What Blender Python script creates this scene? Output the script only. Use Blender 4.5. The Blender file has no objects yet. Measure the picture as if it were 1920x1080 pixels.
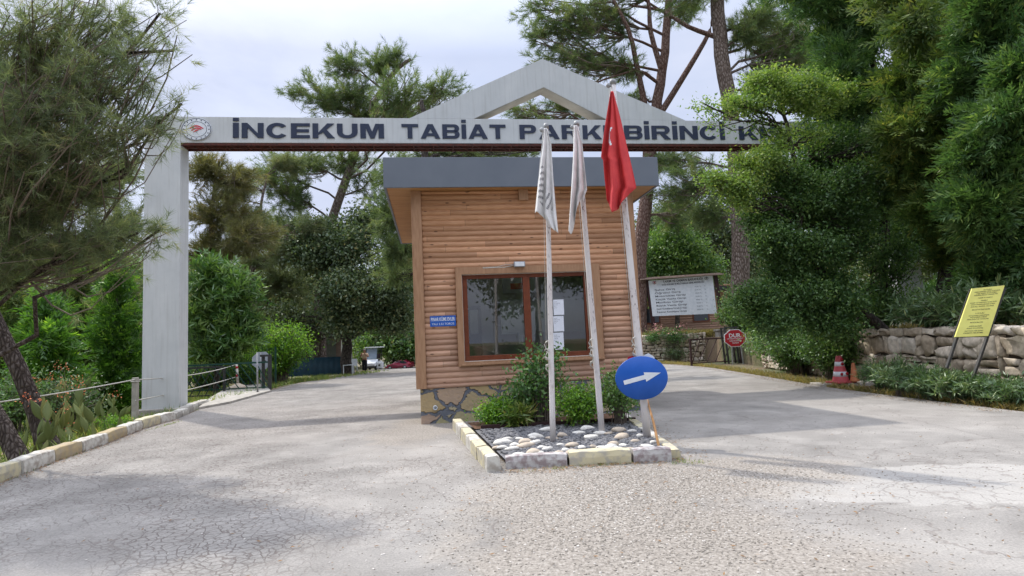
import bpy, math, random
import numpy as np
from mathutils import Vector, Matrix
R = math.radians; PI = math.pi
rng = np.random.default_rng(7); random.seed(7)
scn = bpy.context.scene; col = scn.collection

# ---------------------------------------------------------------- camera
F = 1100.0; CH = 1.55; TH = math.atan(100 / F); RHO = 0.045
CAM = np.array((0, 0, CH))
fwd = np.array((0, math.cos(TH), math.sin(TH)))
r0 = np.array((1.0, 0, 0)); u0 = np.array((0, -math.sin(TH), math.cos(TH)))
cright = r0 * math.cos(RHO) - u0 * math.sin(RHO)
cup = u0 * math.cos(RHO) + r0 * math.sin(RHO)
cd = bpy.data.cameras.new('camera'); co = bpy.data.objects.new('camera', cd); col.objects.link(co)
cd.sensor_width = 36; cd.lens = 36 * F / 1920; cd.clip_end = 2000; cd.clip_start = .05
co.matrix_world = Matrix(((cright[0], cup[0], -fwd[0], 0), (cright[1], cup[1], -fwd[1], 0),
                          (cright[2], cup[2], -fwd[2], CH), (0, 0, 0, 1)))
scn.camera = co
def ray(px, py): return fwd * F + cright * (px - 960) + cup * (540 - py)
def G(px, py, z=0.0):
    r = ray(px, py); return CAM + r * ((z - CH) / r[2])
def D(px, py, y):
    r = ray(px, py); return CAM + r * (y / r[1])

# ---------------------------------------------------------------- materials
def nt(name):
    m = bpy.data.materials.new(name); m.use_nodes = True
    t = m.node_tree; t.nodes.clear(); return m, t
def N(t, ty, **kw):
    n = t.nodes.new(ty)
    for k, v in kw.items():
        if k in n.inputs.keys(): n.inputs[k].default_value = v
        else: setattr(n, k, v)
    return n
def L(t, a, b): t.links.new(a, b)
def c4(c): return (c[0], c[1], c[2], 1)
def coords(t, scale=(1, 1, 1), kind='Object'):
    tc = N(t, 'ShaderNodeTexCoord'); mp = N(t, 'ShaderNodeMapping'); mp.inputs['Scale'].default_value = scale
    L(t, tc.outputs[kind], mp.inputs['Vector']); return mp.outputs['Vector']
def ramp(t, fac, stops):
    r = N(t, 'ShaderNodeValToRGB'); e = r.color_ramp.elements
    while len(e) < len(stops): e.new(.5)
    for el, (p, c) in zip(e, stops):
        el.position = p; el.color = c4(c) if hasattr(c, '__len__') else (c, c, c, 1)
    L(t, fac, r.inputs['Fac']); return r.outputs['Color']
def mixc(t, fac, a, b, mode='MIX'):
    n = N(t, 'ShaderNodeMix', data_type='RGBA', blend_type=mode)
    for s, v in ((0, fac), (6, a), (7, b)):
        if hasattr(v, 'links'): L(t, v, n.inputs[s])
        elif hasattr(v, '__len__'): n.inputs[s].default_value = c4(v)
        else: n.inputs[s].default_value = v
    return n.outputs[2]
def noise(t, vec, scale, detail=4, rough=.55, dist=0):
    n = N(t, 'ShaderNodeTexNoise', Scale=scale, Detail=detail, Roughness=rough, Distortion=dist)
    L(t, vec, n.inputs['Vector']); return n.outputs['Fac']
def mth(t, op, a, b=None, c=None):
    n = N(t, 'ShaderNodeMath', operation=op)
    for i, v in enumerate((a, b, c)):
        if v is None: continue
        if hasattr(v, 'links'): L(t, v, n.inputs[i])
        else: n.inputs[i].default_value = v
    return n.outputs[0]
def finish(t, colr, rough=.8, bump=None, bstr=.3, bdist=.02, metal=0, spec=.3, m=None):
    p = N(t, 'ShaderNodeBsdfPrincipled'); o = N(t, 'ShaderNodeOutputMaterial')
    p.inputs['Metallic'].default_value = metal; p.inputs['Specular IOR Level'].default_value = spec
    for k, v in (('Base Color', colr), ('Roughness', rough)):
        if hasattr(v, 'links'): L(t, v, p.inputs[k])
        elif hasattr(v, '__len__'): p.inputs[k].default_value = c4(v)
        else: p.inputs[k].default_value = v
    if bump is not None:
        b = N(t, 'ShaderNodeBump', Strength=bstr, Distance=bdist); L(t, bump, b.inputs['Height']); L(t, b.outputs[0], p.inputs['Normal'])
    L(t, p.outputs[0], o.inputs[0])
def mat(name, a, b=None, scale=6, rough=.75, bstr=.2, bdist=.01, metal=0, spec=.3, stretch=(1, 1, 1), lo=.35, hi=.65, detail=5):
    m, t = nt(name); v = coords(t, stretch); n = noise(t, v, scale, detail)
    b = b or tuple(x * .8 for x in a)
    finish(t, ramp(t, n, [(lo, a), (hi, b)]), rough, n, bstr, bdist, metal, spec); return m
def leafmat(name, a, b, trans=.35, c=None, gloss=.04):
    m, t = nt(name); a, b, c = [tuple(x * y for x, y in zip(q, (1.5, 1.32, 1.12))) if q else None for q in (a, b, c)]
    at = N(t, 'ShaderNodeAttribute', attribute_name='tone')
    k = ramp(t, at.outputs['Fac'], [(0, a), (.75, b), (1, c or b)])
    d = N(t, 'ShaderNodeBsdfDiffuse'); tr = N(t, 'ShaderNodeBsdfTranslucent'); g = N(t, 'ShaderNodeBsdfGlossy', Roughness=.45)
    L(t, k, d.inputs['Color'])
    k2 = mixc(t, 1.0, k, (1.25, 1.35, .7), 'MULTIPLY'); L(t, k2, tr.inputs['Color'])
    g.inputs['Color'].default_value = (.8, .85, .8, 1)
    m1 = N(t, 'ShaderNodeMixShader', Fac=trans); L(t, d.outputs[0], m1.inputs[1]); L(t, tr.outputs[0], m1.inputs[2])
    m2 = N(t, 'ShaderNodeMixShader', Fac=gloss); L(t, m1.outputs[0], m2.inputs[1]); L(t, g.outputs[0], m2.inputs[2])
    o = N(t, 'ShaderNodeOutputMaterial'); L(t, m2.outputs[0], o.inputs[0]); return m

M = {}
m, t = nt('white_plaster'); v = coords(t); st_ = noise(t, coords(t, (5, 5, .25)), 2.5, 5, .6); bl_ = noise(t, v, 1.4, 5, .6); fn = noise(t, v, 26, 4)
k = ramp(t, bl_, [(.3, (.57, .58, .57)), (.7, (.49, .505, .50))]); k = mixc(t, ramp(t, st_, [(.5, 0), (.75, .45)]), k, (.36, .355, .33)); k = mixc(t, ramp(t, noise(t, v, 7, 6, .7), [(.66, 0), (.74, .5)]), k, (.33, .31, .28))
finish(t, k, .88, fn, .2, .008); M['white_plaster'] = m
M['plaster_inner'] = mat('bounce_lit_plaster', (.50, .46, .39), (.42, .38, .32), 3, .85, .15)  # beige puts light bounced off the ground into the colour
M['letter'] = mat('navy_letter', (.022, .03, .06), (.03, .04, .07), 9, .45)
M['rust_steel'] = mat('rust_red_steel', (.12, .03, .02), (.05, .018, .015), 12, .7)
M['fascia'] = mat('grey_fascia', (.145, .165, .195), (.13, .15, .18), 2, .5, .05)
M['wood_trim'] = mat('wood_trim', (.38, .22, .125), (.30, .165, .09), 8, .6, .2, .004, stretch=(3, 3, .5))
M['soffit'] = mat('soffit_wood', (.46, .25, .10), (.36, .18, .07), 5, .6, .2, .004, stretch=(.4, 3, 3))
M['brown_frame'] = mat('brown_window_frame', (.17, .045, .018), (.13, .033, .014), 10, .4)
M['inner_wall'] = mat('inner_wall', (.70, .68, .62), (.62, .60, .54), 3)
M['white_board'] = mat('white_board', (.62, .66, .62), (.56, .6, .57), 3, .5)
M['paper'] = mat('paper', (.75, .77, .82), (.7, .72, .78), 3, .6)
M['dark_text'] = mat('dark_text', (.03, .03, .04), None, 3, .6)
M['blue_sign'] = mat('blue_sign', (.012, .085, .37), (.018, .10, .42), 4, .35, .03)
M['sign_white'] = mat('sign_white', (.72, .74, .76), (.62, .65, .68), 7, .45)
M['sign_red'] = mat('sign_red', (.42, .02, .03), (.34, .02, .03), 6, .45)
M['sign_yellow'] = mat('sign_yellow', (.74, .72, .20), (.68, .64, .17), 5, .5)
M['emblem_red'] = mat('emblem_red', (.65, .05, .07), None, 5, .5)
M['dark_metal'] = mat('dark_metal', (.025, .028, .03), (.05, .045, .04), 15, .5)
M['green_metal'] = mat('green_metal', (.012, .05, .035), (.02, .06, .045), 15, .5)
M['grey_metal'] = mat('grey_metal', (.35, .36, .36), (.22, .22, .22), 15, .5, metal=.3)
M['grey_sign'] = mat('grey_sign_back', (.35, .37, .40), (.28, .3, .33), 6, .5)
M['rope'] = mat('rope', (.55, .53, .48), (.4, .38, .33), 40, .9)
M['concrete'] = mat('concrete', (.42, .39, .34), (.28, .26, .23), 5, .9, .5)
M['glass_dark'] = mat('dark_glass', (.03, .035, .045), None, 3, .08, 0, spec=.6)
M['cloth_white'] = mat('white_cloth', (.74, .73, .72), (.60, .59, .58), 6, .9, .2)
M['cloth_grey_print'] = mat('grey_print', (.16, .16, .17), (.36, .36, .36), 25, .9)
M['cloth_red'] = mat('red_cloth', (.64, .065, .065), (.52, .045, .05), 5, .85, .2)
M['yellow_paint'] = mat('worn_yellow_paint', (.55, .49, .32), (.40, .37, .30), 9, .85, .5, lo=.45, hi=.6)
M['white_paint'] = mat('worn_white_paint', (.58, .56, .5), (.36, .32, .27), 9, .85, .5, lo=.42, hi=.62)
M['purple_paint'] = mat('worn_kerb', (.46, .44, .42), (.27, .22, .215), 12, .85, .5, lo=.42, hi=.58)
M['kerb_yellow2'] = mat('ochre_kerb', (.45, .35, .19), (.36, .30, .21), 9, .85, .5)
M['cobble'] = mat('pale_cobble', (.62, .59, .53), (.48, .45, .40), 8, .8, .2)
M['cobble_tan'] = mat('tan_cobble', (.52, .43, .33), (.40, .34, .27), 8, .8, .2)
M['slate'] = mat('slate_chip', (.05, .053, .06), (.22, .215, .22), 30, .8)
M['pebble'] = mat('road_pebble', (.36, .32, .27), (.15, .135, .115), 25, .9)
M['pebble2'] = mat('pale_pebble', (.64, .60, .54), (.46, .42, .38), 25, .9)
M['litter'] = mat('dry_litter', (.26, .15, .07), (.14, .09, .05), 25, .9)
M['soil'] = mat('soil', (.09, .045, .028), (.16, .09, .055), 18, .95, .8, .03)
M['cone_red'] = mat('faded_red_cone', (.50, .09, .10), (.42, .07, .08), 9, .6)
M['cone_orange'] = mat('faded_orange_cone', (.55, .20, .09), (.45, .15, .07), 9, .6)
M['skin'] = mat('skin', (.38, .2, .13), None, 3, .6)
M['shirt'] = mat('peach_shirt', (.72, .52, .36), (.64, .45, .3), 5, .9)
M['trousers'] = mat('dark_trousers', (.02, .022, .03), None, 5, .9)
M['hair'] = mat('grey_hair', (.32, .29, .26), None, 30, .9)
M['cart_white'] = mat('cart_white', (.68, .70, .73), (.62, .64, .68), 3, .3)
M['car_red'] = mat('car_red', (.26, .015, .045), (.22, .012, .04), 3, .25, 0, spec=.6)
M['rubber'] = mat('rubber', (.015, .015, .016), None, 8, .8)
M['cobble'] = mat('pale_cobble', (.70, .68, .62), (.52, .49, .44), 8, .8, .35); M['seat_dark'] = mat('seat_vinyl', (.06, .04, .04), None, 8, .6)
M['windscreen'] = mat('windscreen', (.30, .36, .45), (.24, .30, .38), 1.5, .15, 0)
M['tarp'] = mat('blue_green_tarp', (.008, .045, .07), (.006, .03, .05), 3, .6, .3, .03)
M['mesh_wall'] = mat('pale_greenish_wall', (.42, .44, .37), (.28, .31, .25), 1.2, .9)
M['log_brown'] = mat('weathered_board_roof', (.34, .25, .20), (.22, .16, .13), 7, .8, .4, stretch=(.3, 2, 2))
M['post_brown'] = mat('dark_brown_post', (.045, .018, .018), (.03, .014, .012), 9, .6)
M['petal_pink'] = mat('pink_petal', (.75, .33, .30), (.7, .4, .36), 9, .8)
M['petal_orange'] = mat('orange_petal', (.7, .16, .06), (.6, .22, .1), 9, .8)
M['petal_white'] = mat('white_petal', (.75, .74, .66), None, 9, .8)

# pole: white paint chipped with rust
m, t = nt('rusty_white_pole'); v = coords(t, (1, 1, .35)); n = noise(t, v, 38, 5); n2 = noise(t, v, 3, 3)
k = ramp(t, n, [(.58, 0), (.63, 1)]); k2 = ramp(t, n2, [(.45, 0), (.62, 1)])
mm = mth(t, 'MULTIPLY', k, k2)
finish(t, mixc(t, mm, ramp(t, n2, [(.3, (.68, .66, .64)), (.7, (.54, .48, .46))]), (.07, .045, .04)), .6, n, .2, .003); M['pole'] = m

# log siding: each course and plank has its own tone, knots and streaks
def siding_mat(name, dark=1.0, along=0):
    m, t = nt(name)
    tc = N(t, 'ShaderNodeTexCoord'); sx = N(t, 'ShaderNodeSeparateXYZ'); L(t, tc.outputs['Object'], sx.inputs[0])
    row = mth(t, 'FLOOR', mth(t, 'DIVIDE', sx.outputs[2], .11))
    wn = N(t, 'ShaderNodeTexWhiteNoise', noise_dimensions='1D'); L(t, row, wn.inputs['W'])
    plank = mth(t, 'FLOOR', mth(t, 'ADD', mth(t, 'DIVIDE', sx.outputs[along], 2.9), mth(t, 'MULTIPLY', wn.outputs['Value'], 7)))
    wn2 = N(t, 'ShaderNodeTexWhiteNoise', noise_dimensions='2D'); cb = N(t, 'ShaderNodeCombineXYZ')
    L(t, row, cb.inputs[0]); L(t, plank, cb.inputs[1]); L(t, cb.outputs[0], wn2.inputs['Vector'])
    mp = N(t, 'ShaderNodeMapping'); mp.inputs['Scale'].default_value = (1.2, 1.2, 14); L(t, tc.outputs['Object'], mp.inputs['Vector'])
    off = N(t, 'ShaderNodeVectorMath', operation='ADD'); L(t, mp.outputs[0], off.inputs[0]); cb2 = N(t, 'ShaderNodeCombineXYZ')
    L(t, mth(t, 'MULTIPLY', row, 3.7), cb2.inputs[1]); L(t, mth(t, 'MULTIPLY', plank, 5.1), cb2.inputs[0]); L(t, cb2.outputs[0], off.inputs[1])
    g = noise(t, off.outputs[0], 3, 5, .6, .6)
    base = ramp(t, g, [(.3, (.54, .35, .24)), (.55, (.46, .275, .178)), (.75, (.35, .195, .12))])
    hz = ramp(t, mth(t, 'DIVIDE', sx.outputs[2], 4.6), [(.1, (.98, 1.02, 1.12)), (.95, (1.0, .88, .72))])   # lower boards paler and cooler, upper ones warmer
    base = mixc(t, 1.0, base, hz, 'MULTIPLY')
    pf = mth(t, 'FRACT', mth(t, 'ADD', mth(t, 'DIVIDE', sx.outputs[along], 2.9), mth(t, 'MULTIPLY', wn.outputs['Value'], 7)))
    base = mixc(t, ramp(t, pf, [(.0, .75), (.0035, 0)]), base, (.05, .025, .015))
    tone = ramp(t, wn2.outputs['Value'], [(0, (.72, .70, .68)), (1, (1.2, 1.18, 1.15))])
    base = mixc(t, 1.0, base, tone, 'MULTIPLY')
    mp3 = N(t, 'ShaderNodeMapping'); mp3.inputs['Scale'].default_value = (2.6, 2.6, 7.5); L(t, tc.outputs['Object'], mp3.inputs['Vector'])
    vo = N(t, 'ShaderNodeTexVoronoi', Scale=1.0, Randomness=1.0); L(t, mp3.outputs[0], vo.inputs['Vector'])
    kn = ramp(t, vo.outputs['Distance'], [(.07, 1), (.13, 0)])
    base = mixc(t, mth(t, 'MULTIPLY', kn, .8), base, (.07, .03, .018))
    if dark != 1: base = mixc(t, 1.0, base, (dark, dark * .95, dark * .95), 'MULTIPLY')
    finish(t, base, .62, g, .25, .004); return m
M['siding'] = siding_mat('log_siding'); M['siding_side'] = siding_mat('log_siding_side', 1, 1); M['siding_far'] = siding_mat('cabin_siding', .75)

# irregular stone cladding
m, t = nt('crazy_stone'); v = coords(t, (1.6, 1.6, 2.1))
nz = N(t, 'ShaderNodeTexNoise', Scale=2.5, Detail=3); L(t, v, nz.inputs['Vector'])
wv = N(t, 'ShaderNodeVectorMath', operation='MULTIPLY_ADD'); wv.inputs[1].default_value = (.5, .5, .5); L(t, nz.outputs['Color'], wv.inputs[0]); L(t, v, wv.inputs[2])
vo = N(t, 'ShaderNodeTexVoronoi', feature='DISTANCE_TO_EDGE', Scale=1.25, Randomness=.95); L(t, wv.outputs[0], vo.inputs['Vector'])
vc = N(t, 'ShaderNodeTexVoronoi', Scale=1.25, Randomness=.95); L(t, wv.outputs[0], vc.inputs['Vector'])
g = noise(t, coords(t), 16, 6)
st = mixc(t, .5, ramp(t, g, [(.3, (.42, .30, .14)), (.7, (.30, .24, .15))]), mixc(t, .12, (.36, .29, .17), vc.outputs['Color']))
e = ramp(t, vo.outputs['Distance'], [(.045, 0), (.075, 1)])
hb = mth(t, 'ADD', mth(t, 'MULTIPLY', e, .8), mth(t, 'MULTIPLY', g, .3))
finish(t, mixc(t, e, ramp(t, g, [(.3, (.10, .11, .13)), (.7, (.15, .16, .18))]), st), .85, hb, 1.0, .06); M['crazy'] = m

# loose-laid wall stones: tone per stone
m, t = nt('wall_stone'); at = N(t, 'ShaderNodeAttribute', attribute_name='tone'); v = coords(t)
g = noise(t, v, 9, 6); g2 = noise(t, v, 2.2, 4)
k = ramp(t, at.outputs['Fac'], [(0, (.36, .30, .22)), (.5, (.54, .47, .37)), (1, (.68, .63, .54))])
k = mixc(t, 1.0, k, ramp(t, g, [(.3, (1.15, 1.12, 1.1)), (.7, (.62, .6, .58))]), 'MULTIPLY')
k = mixc(t, ramp(t, g2, [(.55, 0), (.75, .5)]), k, (.10, .11, .06))
finish(t, k, .9, g, .7, .03); M['wall_stone'] = m
M['mortar'] = mat('wall_core', (.10, .085, .065), (.06, .05, .04), 8, .95)

# bark
def bark(name, a, b, sc=10):
    m, t = nt(name); v = coords(t, (1, 1, .35))
    vo = N(t, 'ShaderNodeTexVoronoi', Scale=sc, feature='DISTANCE_TO_EDGE'); L(t, v, vo.inputs['Vector']); n = noise(t, v, 14, 6)
    h = mth(t, 'ADD', mth(t, 'MULTIPLY', vo.outputs['Distance'], 2.0), n)
    finish(t, ramp(t, h, [(.45, tuple(x * .45 for x in a)), (.75, a), (1.0, b)]), .95, h, .9, .05); return m
M['bark'] = bark('pine_bark', (.13, .095, .075), (.22, .18, .155)); M['bark_dark'] = bark('dark_bark', (.055, .045, .038), (.09, .075, .06))
M['bark_mid'] = bark('mid_bark', (.075, .056, .046), (.135, .11, .095), 17); M['bark_red'] = bark('red_bark', (.15, .085, .065), (.21, .15, .125))
M['twig'] = mat('twig', (.15, .12, .095), (.2, .16, .13), 12, .9)

LM = {}
LM['pine_near'] = leafmat('needles_near', (.075, .115, .075), (.17, .22, .13), .4, (.26, .26, .16))
LM['pine'] = leafmat('needles_pine', (.055, .10, .048), (.14, .20, .09), .38, (.22, .23, .12))
LM['pine_grey'] = leafmat('needles_grey', (.075, .115, .068), (.17, .21, .12), .38, (.25, .25, .16))
LM['pine_brown'] = leafmat('needles_brown', (.085, .10, .05), (.15, .15, .075), .38, (.22, .16, .08))
LM['young'] = leafmat('bright_sprays', (.025, .08, .015), (.085, .20, .03), .45, (.2, .36, .04))
LM['broad_dark'] = leafmat('dark_leaves', (.035, .07, .04), (.11, .155, .085), .28, (.2, .2, .1), .05)
LM['broad'] = leafmat('green_leaves', (.035, .10, .03), (.11, .2, .05), .35, (.16, .26, .07), .06)
LM['bright'] = leafmat('bright_leaves', (.05, .14, .02), (.14, .29, .03), .45, (.24, .36, .05))
LM['ash'] = leafmat('ash_leaves', (.065, .14, .035), (.175, .26, .075), .45, (.29, .36, .11), .04)
LM['hedge'] = leafmat('hedge_leaves', (.030, .08, .03), (.085, .165, .055), .35, (.15, .24, .07))
LM['cypress'] = leafmat('cypress_sprays', (.028, .075, .028), (.085, .165, .055), .35, (.17, .25, .08), .03)
LM['cypress_warm'] = leafmat('cypress_warm', (.035, .08, .024), (.12, .175, .05), .35, (.22, .24, .07), .03)
LM['oleander'] = leafmat('oleander_leaves', (.035, .085, .035), (.10, .17, .08), .3, (.2, .26, .13), .06)
LM['rose'] = leafmat('glossy_leaves', (.03, .09, .03), (.08, .18, .05), .35, (.14, .26, .06), .06)
LM['cactus'] = leafmat('cactus_pad', (.07, .11, .04), (.13, .17, .065), .05, (.2, .22, .09), .03)
LM['grass'] = leafmat('grass_blades', (.06, .12, .03), (.16, .22, .06), .4, (.33, .28, .12))
LM['dry'] = leafmat('dry_grass', (.10, .12, .04), (.24, .20, .09), .4, (.38, .30, .15))

# ---------------------------------------------------------------- mesh helpers
def tag(o, label=None, cat=None, group=None, kind=None):
    if label: o['label'] = label
    if cat: o['category'] = cat
    if group: o['group'] = group
    if kind: o['kind'] = kind
    return o
def link(name, me, mats, parent=None, loc=None):
    for m_ in (mats if isinstance(mats, (list, tuple)) else [mats]): me.materials.append(m_)
    o = bpy.data.objects.new(name, me); col.objects.link(o)
    if parent: o.parent = parent
    if loc is not None: o.location = tuple(loc)
    return o
def empty(name, loc=(0, 0, 0), rz=0.0):
    o = bpy.data.objects.new(name, None); col.objects.link(o); o.location = tuple(loc); o.rotation_euler = (0, 0, rz)
    o.empty_display_size = .2; return o
class MB:
    def __init__(s): s.v = []; s.f = []; s.mi = []; s.sm = []
    def add(s, vs, fs, mi=0, sm=False):
        b = len(s.v); s.v += [tuple(map(float, p)) for p in vs]
        for f in fs: s.f.append([b + i for i in f]); s.mi.append(mi); s.sm.append(sm)
        return s
    def box(s, x0, x1, y0, y1, z0, z1, mi=0):
        return s.add([(x0, y0, z0), (x1, y0, z0), (x1, y1, z0), (x0, y1, z0), (x0, y0, z1), (x1, y0, z1), (x1, y1, z1), (x0, y1, z1)],
                     [(0, 3, 2, 1), (4, 5, 6, 7), (0, 1, 5, 4), (1, 2, 6, 5), (2, 3, 7, 6), (3, 0, 4, 7)], mi)
    def prism(s, poly, y0, y1, mi=0):   # poly in xz, extruded along y
        n = len(poly)
        return s.add([(x, y0, z) for x, z in poly] + [(x, y1, z) for x, z in poly],
                     [tuple(range(n)), tuple(range(2 * n - 1, n - 1, -1))] + [(i, i + n, (i + 1) % n + n, (i + 1) % n) for i in range(n)], mi)
    def prismz(s, poly, z0, z1, mi=0):
        n = len(poly)
        return s.add([(p[0], p[1], z0) for p in poly] + [(p[0], p[1], z1) for p in poly],
                     [tuple(range(n - 1, -1, -1)), tuple(range(n, 2 * n))] + [(i, (i + 1) % n, (i + 1) % n + n, i + n) for i in range(n)], mi)
    def bar(s, a, b, w, h=None, mi=0, up=(0, 0, 1)):
        a = np.array(a, float); b = np.array(b, float); h = h or w; d = b - a; d /= np.linalg.norm(d)
        u = np.array(up, float)
        if abs(d @ u) > .98: u = np.array((0, 1.0, 0))
        x = np.cross(d, u); x /= np.linalg.norm(x); y = np.cross(x, d)
        vs = [p + x * sx * w / 2 + y * sy * h / 2 for p in (a, b) for sx, sy in ((-1, -1), (1, -1), (1, 1), (-1, 1))]
        return s.add(vs, [(0, 1, 2, 3), (7, 6, 5, 4), (0, 4, 5, 1), (1, 5, 6, 2), (2, 6, 7, 3), (3, 7, 4, 0)], mi)
    def tube(s, pts, r, n=8, mi=0, cap=True):
        pts = np.array(pts, float); r = np.broadcast_to(r, len(pts)); V = []
        for i, p in enumerate(pts):
            d = pts[min(i + 1, len(pts) - 1)] - pts[max(i - 1, 0)]; d /= np.linalg.norm(d) + 1e-9
            u = np.array((0, 0, 1.0)) if abs(d[2]) < .9 else np.array((0, 1.0, 0))
            x = np.cross(d, u); x /= np.linalg.norm(x); y = np.cross(x, d)
            V += [p + (x * math.cos(a) + y * math.sin(a)) * r[i] for a in np.arange(n) * 2 * PI / n]
        m_ = len(pts); fs = [(i * n + j, i * n + (j + 1) % n, (i + 1) * n + (j + 1) % n, (i + 1) * n + j) for i in range(m_ - 1) for j in range(n)]
        if cap: fs += [tuple(range(n - 1, -1, -1)), tuple(range((m_ - 1) * n, m_ * n))]
        return s.add(V, fs, mi, True)
    def lathe(s, prof, c=(0, 0, 0), n=24, mi=0, ax='z', sx=1.0):
        V = []
        for r, z in prof:
            for a in np.arange(n) * 2 * PI / n:
                p = (r * math.cos(a) * sx, r * math.sin(a), z)
                if ax == 'y': p = (p[0], z, p[1])
                if ax == 'x': p = (z, p[0], p[1])
                V.append((p[0] + c[0], p[1] + c[1], p[2] + c[2]))
        m_ = len(prof); fs = [(i * n + j, i * n + (j + 1) % n, (i + 1) * n + (j + 1) % n, (i + 1) * n + j) for i in range(m_ - 1) for j in range(n)]
        fs += [tuple(range(n - 1, -1, -1)), tuple(range((m_ - 1) * n, m_ * n))]
        return s.add(V, fs, mi, True)
    def build(s, name, mats, parent=None, loc=None, bevel=0, smooth=None):
        me = bpy.data.meshes.new(name); me.from_pydata(s.v, [], s.f)
        me.polygons.foreach_set('material_index', s.mi); me.polygons.foreach_set('use_smooth', s.sm if smooth is None else [smooth] * len(s.f))
        me.update(); o = link(name, me, mats, parent, loc)
        if bevel:
            b = o.modifiers.new('bevel', 'BEVEL'); b.width = bevel; b.segments = 2; b.limit_method = 'ANGLE'; b.harden_normals = False
        return o
def npmesh(name, V, Fq, tone=None):
    me = bpy.data.meshes.new(name); V = np.ascontiguousarray(V, np.float32); k = Fq.shape[1]; n = len(Fq)
    me.vertices.add(len(V)); me.vertices.foreach_set('co', V.ravel())
    me.loops.add(n * k); me.loops.foreach_set('vertex_index', np.ascontiguousarray(Fq, np.int32).ravel())
    me.polygons.add(n); me.polygons.foreach_set('loop_start', np.arange(0, n * k, k, dtype=np.int32))
    me.polygons.foreach_set('loop_total', np.full(n, k, np.int32)); me.update(calc_edges=True)
    if tone is not None:
        a = me.attributes.new('tone', 'FLOAT', 'POINT'); a.data.foreach_set('value', np.ascontiguousarray(tone, np.float32))
    return me
def nrm(a): return a / (np.linalg.norm(a, axis=-1, keepdims=True) + 1e-9)
def rdir(n): return nrm(rng.normal(size=(n, 3)))

def text(body, name, material, parent, x, z, height, width=None, y=-.004, extrude=.003, align='CENTER', bold=0.0, heavy=None):
    cu = bpy.data.curves.new(name, 'FONT'); cu.body = body; cu.size = 1; cu.align_x = align; cu.offset = bold; cu.extrude = 0; cu.resolution_u = 3
    to = bpy.data.objects.new('t', cu); col.objects.link(to); bpy.context.view_layer.update()
    dg = bpy.context.evaluated_depsgraph_get(); me = bpy.data.meshes.new_from_object(to.evaluated_get(dg), depsgraph=dg)
    bpy.data.objects.remove(to)
    n = len(me.vertices); V = np.empty(n * 3, np.float32); me.vertices.foreach_get('co', V); V = V.reshape(n, 3)
    w = V[:, 0].max() - V[:, 0].min(); cap = .72
    sz = height / cap; sxx = (width / w) if width else sz
    mb = MB(); mb_l = [0]
    P = [(v[0] * sxx, v[1] * sz) for v in V]
    if align == 'CENTER':
        cx = (max(p[0] for p in P) + min(p[0] for p in P)) / 2; P = [(p[0] - cx, p[1]) for p in P]
    fs = [tuple(p.vertices) for p in me.polygons]
    e = extrude
    if heavy:      # thick strokes: layered offsets, each a hair behind the last
        hx, hz, nx_ = heavy; w0 = max(p[0] for p in P) - min(p[0] for p in P); kx = (w0 - 2 * hx) / w0; P = [(p[0] * kx, p[1] * (1 - 2 * hz / height) + hz) for p in P]
        for q in range(nx_):
            for g_ in (-1, 1):
                if q == 0 and g_ < 0: continue
                dx = hx * (q / (nx_ - 1)) * g_
                for dz in ((0,) if q == 0 else (-hz, hz)):
                    lay = len(mb.f) and mb_l[0]; mb_l[0] += 1
                    mb.add([(x + p[0] + dx, y - e + .0006 * mb_l[0], z + p[1] + dz) for p in P], fs)
    vs = [(x + p[0], y - e, z + p[1]) for p in P]
    mb.add(vs, fs)
    if e > .006:      # side walls on boundary edges
        from collections import Counter
        cnt = Counter(); 
        for f in fs:
            for i in range(len(f)): cnt[(f[i], f[(i + 1) % len(f)])] += 1
        side = [(a, b) for (a, b) in cnt if (b, a) not in cnt]
        base = len(mb.v); mb.v += [(x + p[0], y, z + p[1]) for p in P]
        for a, b in side: mb.f.append([b, a, a + base, b + base]); mb.mi.append(0); mb.sm.append(False)
    bpy.data.meshes.remove(me)
    return mb.build(name, material, parent)

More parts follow.
